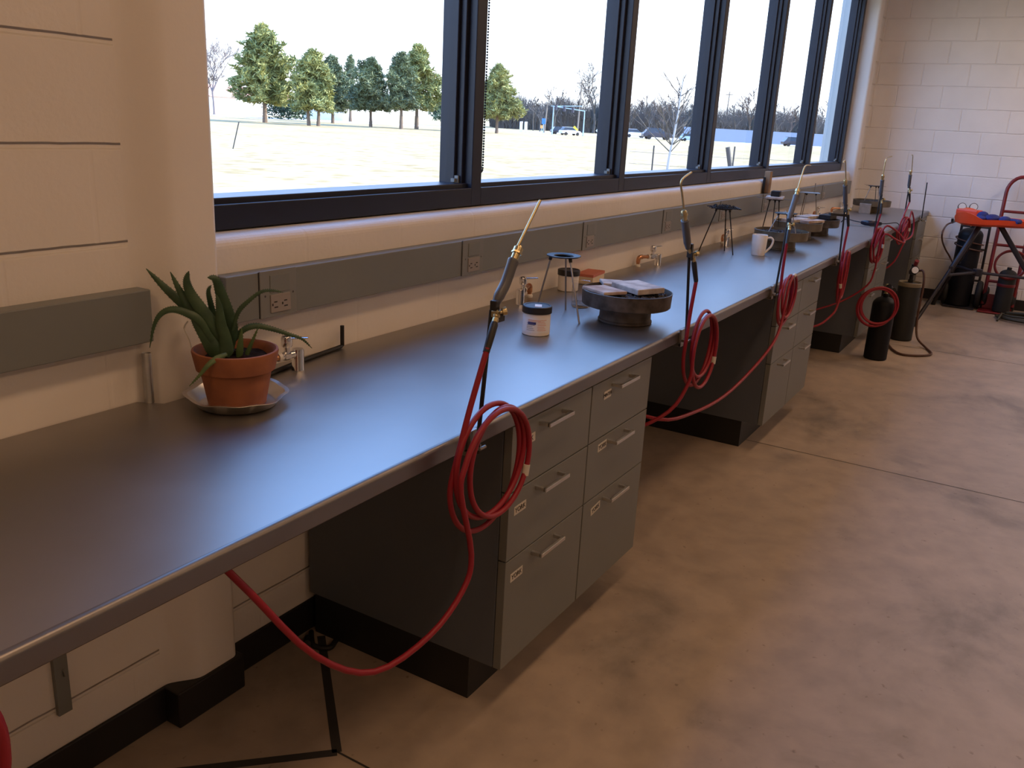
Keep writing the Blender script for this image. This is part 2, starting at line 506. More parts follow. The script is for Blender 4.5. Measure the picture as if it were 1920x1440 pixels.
M['carwhite'] = mat('white_car_paint', (.8, .8, .8), .25)
M['carblue'] = mat('pale_blue_car_paint', (.42, .55, .68), .25)
M['cardark'] = mat('dark_car_paint', (.03, .035, .06), .25)
M['carglass'] = mat('car_glass', (.02, .025, .03), .1)
M['bldwhite'] = mat('white_siding', (.85, .83, .8), .8)
M['bldroof'] = mat('salmon_roof', (.6, .3, .22), .8)
M['whitefence'] = mat('white_fence', (.20, .235, .29), .8)
M['pole'] = mat('pale_blue_pole', (.35, .48, .58), .5)
M['polewood'] = mat('utility_pole_wood', (.2, .16, .12), .9)
M['signblue'] = mat('sign_blue', (.05, .22, .55), .5)
M['signyellow'] = mat('sign_yellow', (.85, .6, .05), .5)
M['signwhite'] = mat('sign_white', (.8, .8, .8), .5)
M['signorange'] = mat('sign_orange', (.75, .35, .1), .5)
M['tpost'] = mat('fence_post_steel', (.045, .042, .04), .7)
M['wire'] = mat('fence_wire', (.16, .15, .14), .6)
M['column'] = mat('stucco_column', (.30, .32, .325), .8)

# ------------------------------------------------------------------ room shell
XL, XE, YB, ZC = -3.6, 9.66, -7.0, 3.2
WX0, WX1, WZ0, WZ1 = 1.41, 9.06, 1.214, 2.86      # window opening
HC, DC = .862, .700                               # bench top height and depth

mb = MB().box2((XL-.2, YB-.2, -.2), (XE+.2, .2, 0)); struct('floor', mb, M['floor'], 'mottled sealed grey-brown concrete floor')
mb = MB().box2((XL-.2, YB-.2, ZC), (XE+.2, .2, ZC+.25)); struct('ceiling', mb, M['ceiling'])
# window wall: masonry below the sill (rounded nose), beside and above the opening
mb = MB()
nose = [(.2, 0), (0, 0)] + [(.028-.028*math.cos(a), WZ0-.004-.028+.028*math.sin(a)) for a in [i*math.pi/12 for i in range(7)]] + [(.2, WZ0-.004)]
mb.prism(nose, 'x', WX0-.03, WX1+.03)
mb.box2((XL, 0, 0), (WX0-.03, .2, ZC))
mb.box2((WX1+.03, 0, 0), (XE, .2, ZC))
mb.box2((WX0-.03, 0, WZ1), (WX1+.03, .2, ZC))
struct('wall_front', mb, M['wall_x'], 'cream painted block wall under and beside the windows')
mb = MB().box2((XE, YB, 0), (XE+.2, .2, ZC)); struct('wall_right', mb, M['wall_y'], 'white painted block end wall')
mb = MB().box2((XL-.2, YB, 0), (XL, .2, ZC)); struct('wall_left', mb, M['paint'])
mb = MB().box2((XL-.2, YB-.2, 0), (XE+.2, YB, ZC)); struct('wall_back', mb, M['backpaint'])
# rounded block jambs either side of the opening, standing slightly proud of the wall
def jamb(x0, x1, y1, left):
    r, f = .026, .045
    pts = []
    if left:   # fillet on the left, bullnose on the right
        pts += [(x0-f, .0)] + [(x0-f+f*math.sin(a), y1+f*math.cos(a)*(-y1/f) - 0) for a in []]
        for i in range(9):
            t = i/8
            pts.append((x0-f+f*2*t, y1*(3*t*t-2*t**3)))
        for i in range(1, 9):
            a = math.pi/2*i/8
            pts.append((x1-r+r*math.sin(a), y1+r-r*math.cos(a)))
        pts += [(x1, .2), (x0-f, .2)]
    else:
        for i in range(9):
            a = math.pi/2*i/8
            pts.append((x0+r-r*math.cos(a), y1+r-r*math.sin(a)))
        for i in range(9):
            t = i/8
            pts.append((x1-f+f*2*t, y1*(1-(3*t*t-2*t**3))))
        pts += [(x1+f, .2), (x0, .2)]
    out = []
    for p in pts:
        if not out or (Vector(p)-Vector(out[-1])).length > 1e-5: out.append(p)
    return MB().prism(out, 'z', 0, ZC, smooth=True)
struct('trim_1', jamb(1.235, 1.398, -.05, True), M['paint'], 'rounded cream jamb at the near end of the windows')
struct('trim_2', jamb(WX1+.01, WX1+.19, -.05, False), M['paint'], 'rounded pale jamb at the far end of the windows')
# black rubber base
bh, bt = .102, .009
mb = MB(); mb.box2((XL, -bt, 0), (1.20, 0, bh)); mb.box2((1.39, -bt, 0), (9.06, 0, bh)); mb.box2((9.27, -bt, 0), (XE, 0, bh))
mb.box2((1.19, -.061, 0), (1.404, -.0, bh)); mb.box2((9.04, -.061, 0), (9.28, 0, bh))
struct('baseboard_front', mb, M['base'], bevel=.004)
mb = MB().box2((XE-bt, YB, 0), (XE, -.05, bh)); struct('baseboard_right', mb, M['base'])
# floor joints: sealed diamond around the jamb, saw cuts across the floor
def strip(a, b, w):
    a, b = Vector((*a, .0006)), Vector((*b, .0006)); d = (b-a).normalized(); n = Vector((-d.y, d.x, 0))*w/2
    return [a+n, b+n, b-n, a-n]
mb = MB()
for a, b in (((1.350, -.440), (1.70, -.06)), ((1.350, -.440), (.98, -.065))): mb.add(strip(a, b, .024), [(0,1,2,3)])
struct('trim_3', mb, M['joint'], 'dark sealed diamond joint in the floor by the wall')
mb = MB()
for x in (1.352, 4.272, 7.19): mb.add(strip((x, -.44 if x < 2 else -.02), (x, YB), .006), [(0,1,2,3)])
mb.add(strip((-3.5, -3.6), (9.6, -3.6), .006), [(0,1,2,3)])
struct('trim_4', mb, M['joint'], 'thin saw-cut joints across the floor')

# ------------------------------------------------------------------ windows
PX = 1.26
X_F = [WX0+.02+PX*k for k in range(7)]   # mullion front right edges fall at X_F[k]+...
yf, yg = .08, .168
for k in range(6):
    x0 = 1.44+PX*k; x1 = x0+PX               # this module: pane then the mullion on its right
    if k == 5: x1 = 9.05
    mb = MB()
    mw = .062
    mb.box2((x1-mw, yf, WZ0), (x1, .2, WZ1))                         # mullion nose
    mb.box2((x1-mw-.018, yf+.032, WZ0), (x1-mw+.002, .2, WZ1))       # stepped stop
    mb.box2((x1-mw-.032, yf+.055, WZ0), (x1-mw-.014, .2, WZ1))       # sash edge
    if k == 0: mb.box2((WX0-.03, yf, WZ0), (x0+.03, .2, WZ1))
    mb.box2((x0-.001, yf, WZ0), (x1-mw+.001, .2, WZ0+.063))          # sill rail
    mb.box2((x0-.001, yf+.018, WZ0+.06), (x1-mw+.001, .2, WZ0+.078)) # glazing stop
    mb.box2((x0-.001, yf, WZ1-.07), (x1-mw+.001, .2, WZ1))
    w = struct('window_%d' % (k+1), mb, M['frame'], 'dark framed window, number %d from the near end' % (k+1), bevel=.0025)
    g = MB().box2((x0-.005, yg, WZ0+.07), (x1-mw-.02, yg+.006, WZ1-.06))
    obj('pane', g, M['pane'], w)
    c = MB().box2((x1-mw-.045, yf+.045, WZ0+.082), (x1-mw-.022, yf+.06, WZ0+.094)); c.box2((x1-mw-.03, yf+.04, WZ0+.079), (x1-mw-.022, yf+.06, WZ0+.104))
    obj('latch_clip', c, M['raceway'], w)

# beaded shade cords hanging beside the mullions
ORD = ['second', 'third', 'fourth', 'fifth', 'sixth']
for k in range(1, 6):
    x0 = 1.44+PX*k + .036
    mb = MB()
    loop = []
    zb_ = WZ0+.135-.008*k
    n = int((2.80-zb_)/.0095)
    for i in range(n): loop.append((x0, .118, 2.80-i*.0095))
    for i in range(1, 7):
        a = math.pi*i/7
        loop.append((x0+.014-.014*math.cos(a), .118, zb_-.014*math.sin(a)))
    for i in range(n): loop.append((x0+.028, .118, zb_+.001+i*.0095))
    for p in loop: mb.ball(p, .0042, seg=5, rings=3)
    mb.tube(loop[::6]+[loop[-1]], .0009, seg=3)
    o = obj('shade_cord', mb, M['blackmetal'])
    tag(o, 'thin looped bead cord hanging in front of the %s window pane' % ORD[k-1], 'cord', 'bead cords at the windows')
    mb = MB().box2((x0-.01, .10, 2.79), (x0+.04, .14, 2.83)); obj('cord_clip', mb, M['frame'], o)

# ------------------------------------------------------------------ bench top
mb = MB()
out = [(-2.6, -DC+.013), (XE-.004, -DC+.013), (XE-.004, -.003), (9.28, -.003), (9.27, -.057), (9.055, -.057), (9.05, -.003),
       (1.408, -.003), (1.404, -.057), (1.21, -.057), (1.18, -.003), (-2.6, -.003)]
mb.prism(out, 'z', HC-.0415, HC)
top = obj('worktop', mb, M['counter'])
r_ = .011; zt2, zb2_ = HC, HC-.0415
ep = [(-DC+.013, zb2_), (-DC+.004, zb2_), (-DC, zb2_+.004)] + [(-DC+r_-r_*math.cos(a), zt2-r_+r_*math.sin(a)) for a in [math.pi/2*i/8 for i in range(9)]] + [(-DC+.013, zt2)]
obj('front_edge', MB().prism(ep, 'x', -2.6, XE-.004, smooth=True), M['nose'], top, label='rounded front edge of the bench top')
tag(top, 'long steel-grey bench top with rounded front edge running under the windows', 'worktop')

# ------------------------------------------------------------------ drawer cabinets
NAME_GRID = {(0, 0): 'YORK', (0, 1): 'YORK', (0, 2): 'YORK', (1, 0): 'MINTER', (1, 1): 'YORK', (1, 2): 'YORK'}
YF = -.690          # drawer face
def cabinet(x0, label, names, wid=.8636, cols=2):
    t = thing('drawer_cabinet', label, 'cabinet', (x0+wid/2, -.35, 0), 'grey drawer cabinets under the bench')
    zb_, zt_ = .138, HC-.043
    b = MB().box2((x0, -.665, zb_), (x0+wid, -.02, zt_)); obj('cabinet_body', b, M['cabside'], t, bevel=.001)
    k = MB().box2((x0+.012, -.585, 0), (x0+wid-.012, -.03, zb_+.001)); obj('toe_kick', k, M['kick'], t)
    cw = wid/cols
    rows = [(.6395, zt_-.006), (.4525, .636), (zb_-.001, .449)]
    for c in range(cols):
        for r, (za, zb2) in enumerate(rows):
            xa, xb = x0+cw*c+(.001 if c == 0 else .003), x0+cw*(c+1)-(.001 if c == cols-1 else .003)
            d = obj('drawer', MB().box2((xa, YF, za), (xb, -.667, zb2)), M['cabinet'], t, bevel=.0012)
            hx, hz = (xa+xb)/2-.02, zb2-.024
            h = MB()
            h.box2((hx-.066, YF-.034, hz-.005), (hx+.066, YF-.025, hz+.005))
            for s_ in (-1, 1): h.box2((hx+s_*.066-.005*(1+s_), YF-.030, hz-.005), (hx+s_*.066+.005*(1-s_), YF+.001, hz+.005))
            obj('drawer_handle', h, M['handle'], d, bevel=.0012)
            if names and (c, r) in names:
                txt, lx, lz, lw, ang = names[(c, r)]
                X = Vector((math.cos(ang), 0, math.sin(ang))); Z = Vector((-math.sin(ang), 0, math.cos(ang)))
                R = Matrix((X, Vector((0, 1, 0)), Z)).transposed()
                s_ = MB().box((lx, YF-.0004, lz), (lw, .0008, .024), M=R)
                obj('name_tape', s_, M['tape'], d, label='strip of masking tape marked %s' % txt)
                lettering('tape_lettering', txt, .019 if len(txt) < 5 else .0155, M['ink'], d, (lx, YF-.0012, lz), X, Z)
    return t
CAB1 = {(0,0): ('YORK', 1.7740, 0.7580, .072, .05), (0,1): ('YORK', 1.7540, 0.5830, .058, .02), (0,2): ('YORK', 1.7550, 0.3950, .06, .02),
        (1,0): ('MINTER', 2.2350, 0.7660, .047, .02), (1,1): ('YORK', 2.2280, 0.6070, .058, .04), (1,2): ('YORK', 2.2170, 0.4090, .062, .12)}
cabinet(1.6975, 'grey six-drawer cabinet with name tapes on its drawers, nearest under the bench', CAB1)
cabinet(4.1345, 'grey six-drawer cabinet without tapes, second from the near end of the bench', None)
cabinet(6.572, 'grey drawer cabinet behind the small black gas cylinder', None)
cabinet(9.01, 'narrow grey cabinet against the end wall under the bench end', None, wid=.63, cols=1)

# bench bracket on the wall
mb = MB(); mb.box2((0.9180, -.012, .188), (0.9180+.032, 0, HC-.043)); mb.box2((0.9180, -.4, HC-.06), (0.9180+.032, 0, HC-.0425))
mb.add([(0.9180+.014, -.012, .36), (0.9180+.018, -.012, .36), (0.9180+.018, -.38, HC-.06), (0.9180+.014, -.38, HC-.06),
        (0.9180+.014, -.012, HC-.06), (0.9180+.018, -.012, HC-.06)], [(0,3,4), (1,5,2), (0,1,2,3), (3,2,5,4), (0,4,5,1)])
tag(obj('bench_bracket', mb, M['raceway'], bevel=.001), 'grey steel wall bracket under the near end of the bench top', 'bracket')
mb = MB(); hx_, hz_ = .936, .295
mb.tube(smooth_path([(hx_, -.001, hz_+.006), (hx_+.002, -.014, hz_+.003), (hx_+.003, -.017, hz_-.008), (hx_+.004, -.009, hz_-.012)]), .0028)
tag(obj('wall_hook', mb, M['raceway']), 'small hook on the wall beside the bench bracket', 'hook')

# ------------------------------------------------------------------ raceways with outlets
def raceway(x0, x1, label, covers):
    t = thing('outlet_raceway', label, 'raceway', (x0, 0, 1.006))
    zb_, zt_, th = 1.0063, 1.1233, .045
    mb = MB().box2((x0, -th, zb_), (x1, -.0005, zt_)); obj('channel', mb, M['raceway'], t, bevel=.0025)
    for cx in covers:
        a, b = cx, cx+.124
        cv = obj('outlet_cover', MB().box2((a, -th-.004, zb_-.001), (b, -th+.001, zt_+.002)), M['cover'], t, bevel=.0015)
        obj('cover_seam', MB().box2((a-.0022, -th-.0008, zb_), (a, -th+.001, zt_)), M['stand'], t)
        yy = -th-.004
        obj('blank_plate', MB().box2((a+.032, yy-.002, zb_+.062), (a+.1, yy+.001, zb_+.106)), M['raceway'], cv, bevel=.001)
        rc = MB().box2((a+.032, yy-.003, zb_+.010), (a+.1, yy+.001, zb_+.056)); obj('receptacle', rc, M['outlet'], cv, bevel=.001)
        s_ = MB()
        for ox in (.049, .083):
            s_.box2((a+ox-.006, yy-.0036, zb_+.036), (a+ox+.004, yy-.002, zb_+.039))
            s_.box2((a+ox-.006, yy-.0036, zb_+.022), (a+ox+.006, yy-.002, zb_+.025))
            s_.box2((a+ox-.0135, yy-.0036, zb_+.028), (a+ox-.0095, yy-.002, zb_+.034))
        obj('outlet_slots', s_, M['slot'], cv)
        for ox in (.016, .112):
            s2 = MB(); s2.lathe([(.0035, -.0022), (.003, 0)], (a+ox, yy, zb_+.055), seg=10, M=Matrix.Rotation(math.pi/2, 3, 'X'))
            obj('screw', s2, M['slot'], cv)
    return t
raceway(-2.6, 1.205, 'plain grey metal raceway on the wall left of the potted aloe', [])
raceway(1.412, 9.0, 'long grey metal raceway with outlets running under the windows', [1.515+.892*k for k in range(9)])

# ------------------------------------------------------------------ gas turrets along the wall
def turret(cx, cy, rx, ry, label, lev=1):
    t = thing('gas_turret', label, 'gas valve', (cx, cy, HC), 'gas valves along the back of the bench')
    c, r = Vector((cx, cy, HC)), Vector((rx, ry, HC))
    d = (r-c).normalized(); hz = .046
    mb = MB().lathe([(.0168, 0), (.0168, .003), (.0158, .005), (.0158, .054), (.0145, .058)], c, seg=24); mb.lathe([(.012, .0575), (.0, .0578)], c, seg=16)
    obj('nozzle', mb, M['chrome'], t)
    v = MB(); a = c+d*.012+Vector((0,0,hz)); b = c+d*.062+Vector((0,0,hz))
    v.cyl(a, b, .0095); v.tube([a+d*.018, a+d*.036], .0125, seg=6); v.cyl(a+d*.024+Vector((0,0,.005)), a+d*.024+Vector((0,0,.026)), .008)
    v.lathe([(.0125, .024), (.0145, .028), (.0145, .046), (.012, .052), (.0, .054)], a+d*.024, seg=20)
    obj('valve', v, M['chrome'], t)
    lv = MB(); q = a+d*.024+Vector((0,0,.046)); L = Vector((.5*lev, -.8, 0)).normalized() if lev > 0 else Vector((.9, -.42, 0)).normalized()
    lv.tube([q-L*.004, q+L*.02+Vector((0,0,.002)), q+L*.055+Vector((0,0,.004))], [.008, .007, .0045], seg=8, flat=.45, ref=(0,0,1))
    obj('lever', lv, M['chrome'], t)
    p = MB(); e = r+Vector((0,0,hz))
    p.tube(smooth_path([b-d*.002, e-d*.03, e-d*.016, e-d*.005+Vector((0,0,-.004)), e+Vector((0,0,-.014)), r+Vector((0,0,.001))], 5), .0085, seg=14)
    p.tube(smooth_path([e-d*.024, e-d*.014, e-d*.004+Vector((0,0,-.004)), e+Vector((0,0,-.016)), e+Vector((0,0,-.026))], 4), .0108, seg=14)
    obj('copper_pipe', p, M['copper'], t)
    s_ = MB(); s_.cyl(b-d*.006, b+d*.004, .0112); obj('collar', s_, M['solder'], t)
    s_ = MB().lathe([(.013, 0), (.013, .008), (.009, .012)], r, seg=16); obj('pipe_flange', s_, M['solder'], t)
    return t
turret(1.600, -.088, 1.455, -.078, 'chrome gas valve with copper pipe behind the potted aloe')
turret(2.752, -.078, 2.905, -.03, 'chrome gas valve beside the black tripod ring')
turret(4.075, -.086, 3.965, -.028, 'chrome gas valve with bare wall behind, between round pan and mesh tripod', -1)
turret(5.11, -.10, 5.24, -.035, 'chrome gas valve seen between the legs of the square mesh tripod', -1)
turret(7.50, -.10, 7.63, -.035, 'chrome gas valve beyond the heaped round pans')
turret(8.36, -.15, 8.25, -.05, 'pale gas valve left of the far round pan', -1)

# ------------------------------------------------------------------ small pieces by the wall
mb = MB().lathe([(.0, .0005), (.0105, .0005), (.0105, .114), (.0095, .116), (.0085, .114), (.0085, .06), (0, .06)], (1.196, -.026, HC), seg=24)
tag(obj('pipe_sleeve', mb, M['galv']), 'short grey galvanised pipe standing upright by the wall left of the aloe', 'pipe')
mb = MB().tube(smooth_path([(1.50, -.075, HC+.006), (1.66, -.045, HC+.006), (1.835, -.022, HC+.006)], 4)+[Vector((1.846, -.02, HC+.008)), Vector((1.846, -.02, HC+.066))], .006, seg=8)
tag(obj('bent_rod', mb, M['blackmetal']), 'thin dark L-shaped rod lying along the back of the bench', 'rod')
mb = MB().box((6.12, -.0235, 1.198), (.05, .04, .146), M=Matrix.Rotation(.02, 3, 'Y'))
tag(obj('wood_block', mb, M['wood'], bevel=.003), 'upright wooden block standing on the grey raceway below the windows', 'wood block')
mb = MB().box((6.075, -.012, 1.178), (.012, .016, .108))  # narrow dark upright strip left of the wooden block
tag(obj('dark_strip', mb, M['blackmetal'], bevel=.002), 'narrow dark strip against the wooden block on the raceway', 'slat')

# ------------------------------------------------------------------ potted aloe
PC = Vector((1.312, -.182, 0))
def pan_r(a, r, z):
    k = 1 + .018*math.cos(8*a) * (r > .095) + .012*math.sin(3*a+1)*(r > .1)
    return (r*k*.945, z + (.0016*math.sin(5*a+.6)+.001*math.sin(9*a) if r > .1 else 0))
mb = MB().lathe([(.0, .0015), (.086, .0015), (.092, .004), (.112, .027), (.121, .029), (.1215, .0305), (.111, .0295), (.0905, .0065), (.085, .004), (0, .004)], (PC.x, PC.y, HC), seg=64, rfun=pan_r)
tag(obj('pie_pan', mb, M['foil']), 'crumpled aluminium pie pan used as a saucer under the terracotta pot', 'pan')
t = thing('potted_aloe', 'green aloe plant growing in a terracotta pot at the near end of the bench', 'plant', (PC.x, PC.y, HC))
Z0 = HC+.0045
mb = MB().lathe([(.0, 0), (.060, 0), (.064, .003), (.078, .080), (.0775, .081), (.0865, .083), (.0945, .1235), (.0935, .127), (.089, .128), (.084, .122), (.080, .095), (0, .09)], (PC.x, PC.y, Z0), seg=48)
obj('pot', mb, M['terracotta'], t)
def lump(a, r, z): return (r, z + .006*math.sin(5*a+r*90)*(r < .08))
mb = MB().lathe([(.0795, .104), (.06, .108), (.035, .112), (0, .115)], (PC.x, PC.y, Z0), seg=36, rfun=lump); obj('soil', mb, M['soil'], t)
def leaf(pts, w, young=False, spines=True, tip=.03):
    P = smooth_path(pts, 6); n = len(P)
    ws = []
    for i in range(n):
        q = i/(n-1)
        ws.append(max(w*((1-q)**.62)*(.72+.55*min(1, q*4)) if q < .999 else .0006, .0008))
    mb = MB(); ref = (-.66, -.62, .42)
    mb.tube(P, ws, seg=10, flat=.42, ref=ref)
    if spines:
        for i in range(2, n-2, 1):
            tdir = (P[i+1]-P[i-1]).normalized(); N = Vector(ref); N = (N-tdir*N.dot(tdir)).normalized(); B = tdir.cross(N)
            for s_ in (-1, 1):
                c = P[i]+B*ws[i]*.96*s_
                mb.add([c-tdir*.0013, c+tdir*.0013, c+B*s_*.0018+tdir*.0014], [(0,1,2)])
    return obj('leaf', mb, M['aloe2' if young else 'aloe'], t)
leaf([(1.287, -0.1422, 0.9917), (1.281, -0.1357, 1.042), (1.261, -0.1148, 1.071), (1.225, -0.07699, 1.122), (1.196, -0.04703, 1.17)], .0165)
leaf([(1.282, -0.1645, 1.003), (1.27, -0.1542, 1.04), (1.244, -0.1314, 1.08), (1.23, -0.1133, 1.121), (1.218, -0.09726, 1.167)], .0145)
leaf([(1.283, -0.1795, 1.015), (1.27, -0.1681, 1.046), (1.25, -0.1481, 1.09), (1.238, -0.1321, 1.125), (1.234, -0.1284, 1.151), (1.238, -0.1323, 1.171)], .0150)
leaf([(1.257, -0.1727, 1.019), (1.241, -0.156, 1.064), (1.224, -0.1384, 1.081), (1.204, -0.1177, 1.09), (1.187, -0.1001, 1.081), (1.176, -0.08808, 1.055), (1.167, -0.07953, 1.005)], .0088)
leaf([(1.311, -0.16, 0.9878), (1.315, -0.1637, 1.031), (1.31, -0.1629, 1.069), (1.301, -0.1568, 1.114), (1.291, -0.1527, 1.149), (1.276, -0.1445, 1.154)], .0175)
leaf([(1.318, -0.1323, 1), (1.309, -0.123, 1.048), (1.303, -0.1171, 1.093), (1.301, -0.1155, 1.117), (1.306, -0.12, 1.13)], .0075)
leaf([(1.28, -0.1898, 1.011), (1.274, -0.1833, 1.06), (1.272, -0.182, 1.095), (1.269, -0.1789, 1.122)], .0110)
leaf([(1.303, -0.186, 1.037), (1.312, -0.1962, 1.079), (1.327, -0.2115, 1.103), (1.347, -0.2325, 1.125), (1.365, -0.2506, 1.128), (1.38, -0.2662, 1.124)], .0048)
leaf([(1.322, -0.1644, 1.005), (1.338, -0.1818, 1.032), (1.357, -0.2012, 1.041), (1.381, -0.2263, 1.034), (1.405, -0.2516, 1.022), (1.427, -0.2737, 1.01), (1.442, -0.2899, 0.9878)], .0068)
leaf([(1.304, -0.2012, 0.9756), (1.307, -0.2046, 1.009), (1.31, -0.2073, 1.045)], .0078, True)
leaf([(1.326, -0.1968, 0.9702), (1.336, -0.2069, 1.004), (1.348, -0.2195, 1.044)], .0048, True)
leaf([(1.255, -0.2191, 0.9986), (1.231, -0.2155, 0.9931), (1.21, -0.2113, 0.9814), (1.195, -0.2025, 0.9616), (1.178, -0.1875, 0.9375)], .0058, True)
leaf([(1.267, -0.176, 0.9835), (1.257, -0.1664, 1.012), (1.241, -0.1495, 1.054), (1.231, -0.1385, 1.077)], .0170)
leaf([(1.273, -0.1894, 0.9847), (1.28, -0.1896, 1.005), (1.278, -0.1875, 1.042), (1.275, -0.1821, 1.07)], .0160)
mb = MB().tube(smooth_path([(1.273, -0.0861, 0.9657), (1.27, -0.08248, 1.001), (1.264, -0.07678, 1.023), (1.263, -0.07563, 1.035), (1.269, -0.08184, 1.048)], 6), .0018, seg=8); obj('plant_stake', mb, M['white'], t, label='thin bent pale plastic stake')

# ------------------------------------------------------------------ jars, beaker, box, mug
def jar(x, y, h, r, label, printed, rz=0):
    t = thing('lidded_jar', label, 'jar', (x, y, HC), 'lidded white jars')
    b = MB().lathe([(0, .0005), (r-.003, .0005), (r, .003), (r+.0004, h-.024), (r-.003, h-.020), (0, h-.020)], (x, y, HC), seg=40); obj('jar_body', b, M['jar'], t)
    l = MB().lathe([(r-.002, h-.0225), (r+.0035, h-.022), (r+.0035, h-.002), (r+.001, h), (r-.005, h), (r-.006, h-.0015), (0, h-.0015)], (x, y, HC), seg=40)
    obj('lid', l, M['jarlid'], t)
    if printed:
        def wrap(nm, a0, a1, z0, z1, m_, e=.0008):
            mb = MB(); n = 10
            vs = []
            for i in range(n+1):
                a = a0+(a1-a0)*i/n
                for z in (z0, z1): vs.append((x+(r+e)*math.cos(a), y+(r+e)*math.sin(a), HC+z))
            mb.add(vs, [(2*i, 2*i+2, 2*i+3, 2*i+1) for i in range(n)], True)
            return obj(nm, mb, m_, t)
        fa = math.atan2(-1.676-y, -x)      # towards the aisle
        wrap('paper_label', fa-1.25, fa+1.25, .012, h-.034, M['paper'])
        wrap('label_band', fa-.62, fa-.02, h-.055, h-.047, M['navy'], .0014)
        for k in range(7): wrap('label_line', fa+.08+.02*(k % 2), fa+.75-.07*(k % 3), .02+k*.0055, .0215+k*.0055, M['salmon'], .0014)
        for k in range(5): wrap('label_line', fa-.7, fa-.1-.08*(k % 3), .02+k*.0055, .0212+k*.0055, M['raceway'], .0014)
        for k in range(2): wrap('label_line', fa-.62, fa+.5-.2*k, h-.041-.004*k, h-.0395-.004*k, M['salmon'], .0014)
        st = MB().box((x-.004, y-.006, HC+h-.0008), (.036, .022, .0012), rz=.5); obj('lid_sticker', st, M['paper'], t)
    return t
jar(2.392, -.352, .094, .0445, 'white jar with printed label and black lid in front of the black tripod ring', True)
jar(3.145, -.072, .086, .042, 'plain white jar with black lid against the wall behind the black tripod', False)
t = thing('glass_beaker', 'clear glass beaker standing behind the front leg of the black tripod', 'beaker', (2.875, -.268, HC))
mb = MB().lathe([(.0, .001), (.033, .001), (.036, .004), (.0365, .092), (.0385, .096), (.0365, .0955), (.0345, .09), (.034, .006), (0, .004)], (2.875, -.268, HC), seg=36); obj('beaker_body', mb, M['beaker'], t)
mb = MB().lathe([(0, .0055), (.0335, .0055), (.0335, .02), (0, .02)], (2.875, -.268, HC), seg=32); obj('water', mb, M['clear'], t)
t = thing('small_box', 'small red and cream cardboard box by the wall behind the round pan', 'box', (3.39, -.05, HC))
obj('box_body', MB().box((3.385, -.055, HC+.02), (.15, .075, .036), rz=.12), M['boxcream'], t, bevel=.001)
obj('box_lid', MB().box((3.385, -.055, HC+.0395), (.153, .078, .012), rz=.12), M['matchbox'], t, bevel=.001)
t = thing('coffee_mug', 'tall white mug with a large loop handle on the bench beside the stained pans', 'mug', (4.905, -.35, HC))
mb = MB().lathe([(0, .001), (.036, .001), (.0375, .004), (.041, .06), (.0425, .112), (.0415, .114), (.0395, .112), (.038, .06), (.034, .01), (0, .008)], (4.905, -.35, HC), seg=40); obj('mug_body', mb, M['ceramic'], t)
hd = Vector((.62, -.78, 0)).normalized()
mb = MB().tube(smooth_path([Vector((4.905, -.35, HC))+hd*a+Vector((0,0,z)) for a, z in ((.041, .096), (.066, .098), (.079, .082), (.072, .052), (.052, .028), (.039, .014))], 6), [.0075]*31, seg=10, flat=.75); obj('mug_handle', mb, M['ceramic'], t)

# ------------------------------------------------------------------ annealing pans on their turntable bases
def pan(x, y, label, tint='rusty', gz=.110, rim=.154):
    t = thing('annealing_pan', label, 'pan', (x, y, HC), 'round soldering pans on the bench')
    mb = MB().lathe([(0, .0005), (.092, .0005), (.094, .003), (.094, .009), (.090, .012), (.089, .050), (.092, .052), (.092, .058), (0, .058)], (x, y, HC), seg=48); obj('turntable_base', mb, M[tint], t)
    mb = MB().lathe([(0, .0585), (rim-.004, .0585), (rim, .062), (rim+.002, gz-.008), (rim+.003, gz), (rim-.001, gz+.001), (rim-.003, gz-.006), (rim-.005, .064), (0, .064)], (x, y, HC), seg=64); obj('pan_dish', mb, M[tint], t)
    rng = random.Random(int(x*1000)); mb = MB()
    mb.lathe([(rim-.006, gz-.022), (rim*.5, gz-.014), (0, gz-.012)], (x, y, HC), seg=32)
    for k in range(330):
        rr = (rim-.014)*math.sqrt(rng.random()); a = rng.random()*6.283
        q = rng.uniform(.005, .0095)
        R = Matrix.Rotation(rng.random()*3, 3, 'X') @ Matrix.Rotation(rng.random()*3, 3, 'Y')
        mb.ball((x+rr*math.cos(a), y+rr*math.sin(a), HC+gz-.013+rng.uniform(0, .004)-.006*(rr/rim)), (q, q*.8, q*.65), seg=6, rings=4, M=R, jit=.25)
    obj('pumice_granules', mb, M['pumice'], t, kind='stuff')
    return t
PAN = dict(one=(2.775, -.492), two=(5.30, -.365), three=(5.97, -.30), four=(6.335, -.335), far=(8.82, -.285))
pan(*PAN['one'], 'round stained metal pan holding fire bricks, nearest on the bench')
pan(*PAN['two'], 'round tan pan of dark granules beside the white mug', 'rusty2')
pan(*PAN['three'], 'round pan under long pale fire bricks, third from the near end', 'rusty2')
pan(*PAN['four'], 'round dark pan crowded behind the pan of long fire bricks')
pan(*PAN['far'], 'round tan pan at the far end of the bench by the end wall', 'rusty2', rim=.165)
def tile(x, y, z, d, rz, label, m_='brick', name='fire_brick', cat='brick', group=None, tilt=0):
    mb = MB().box((0, 0, 0), (d[0], d[1], d[2]))
    o = obj(name, mb, M[m_], bevel=.003)
    o.location = (x, y, z+d[2]/2); o.rotation_euler = (tilt, 0, rz)
    return tag(o, label, cat, group)
FB = 'fire bricks on the pans'
DZ = .006
tile(2.700, -.440, .9745-DZ, (.125, .10, .012), 1.1, 'thin tan scorched fire brick on the near pan', 'brick', group=FB, tilt=.02)
tile(2.812, -.515, .9755-DZ, (.155, .115, .020), 1.05, 'thick pale scorched fire brick on the near pan', 'brick2', group=FB, tilt=-.02)
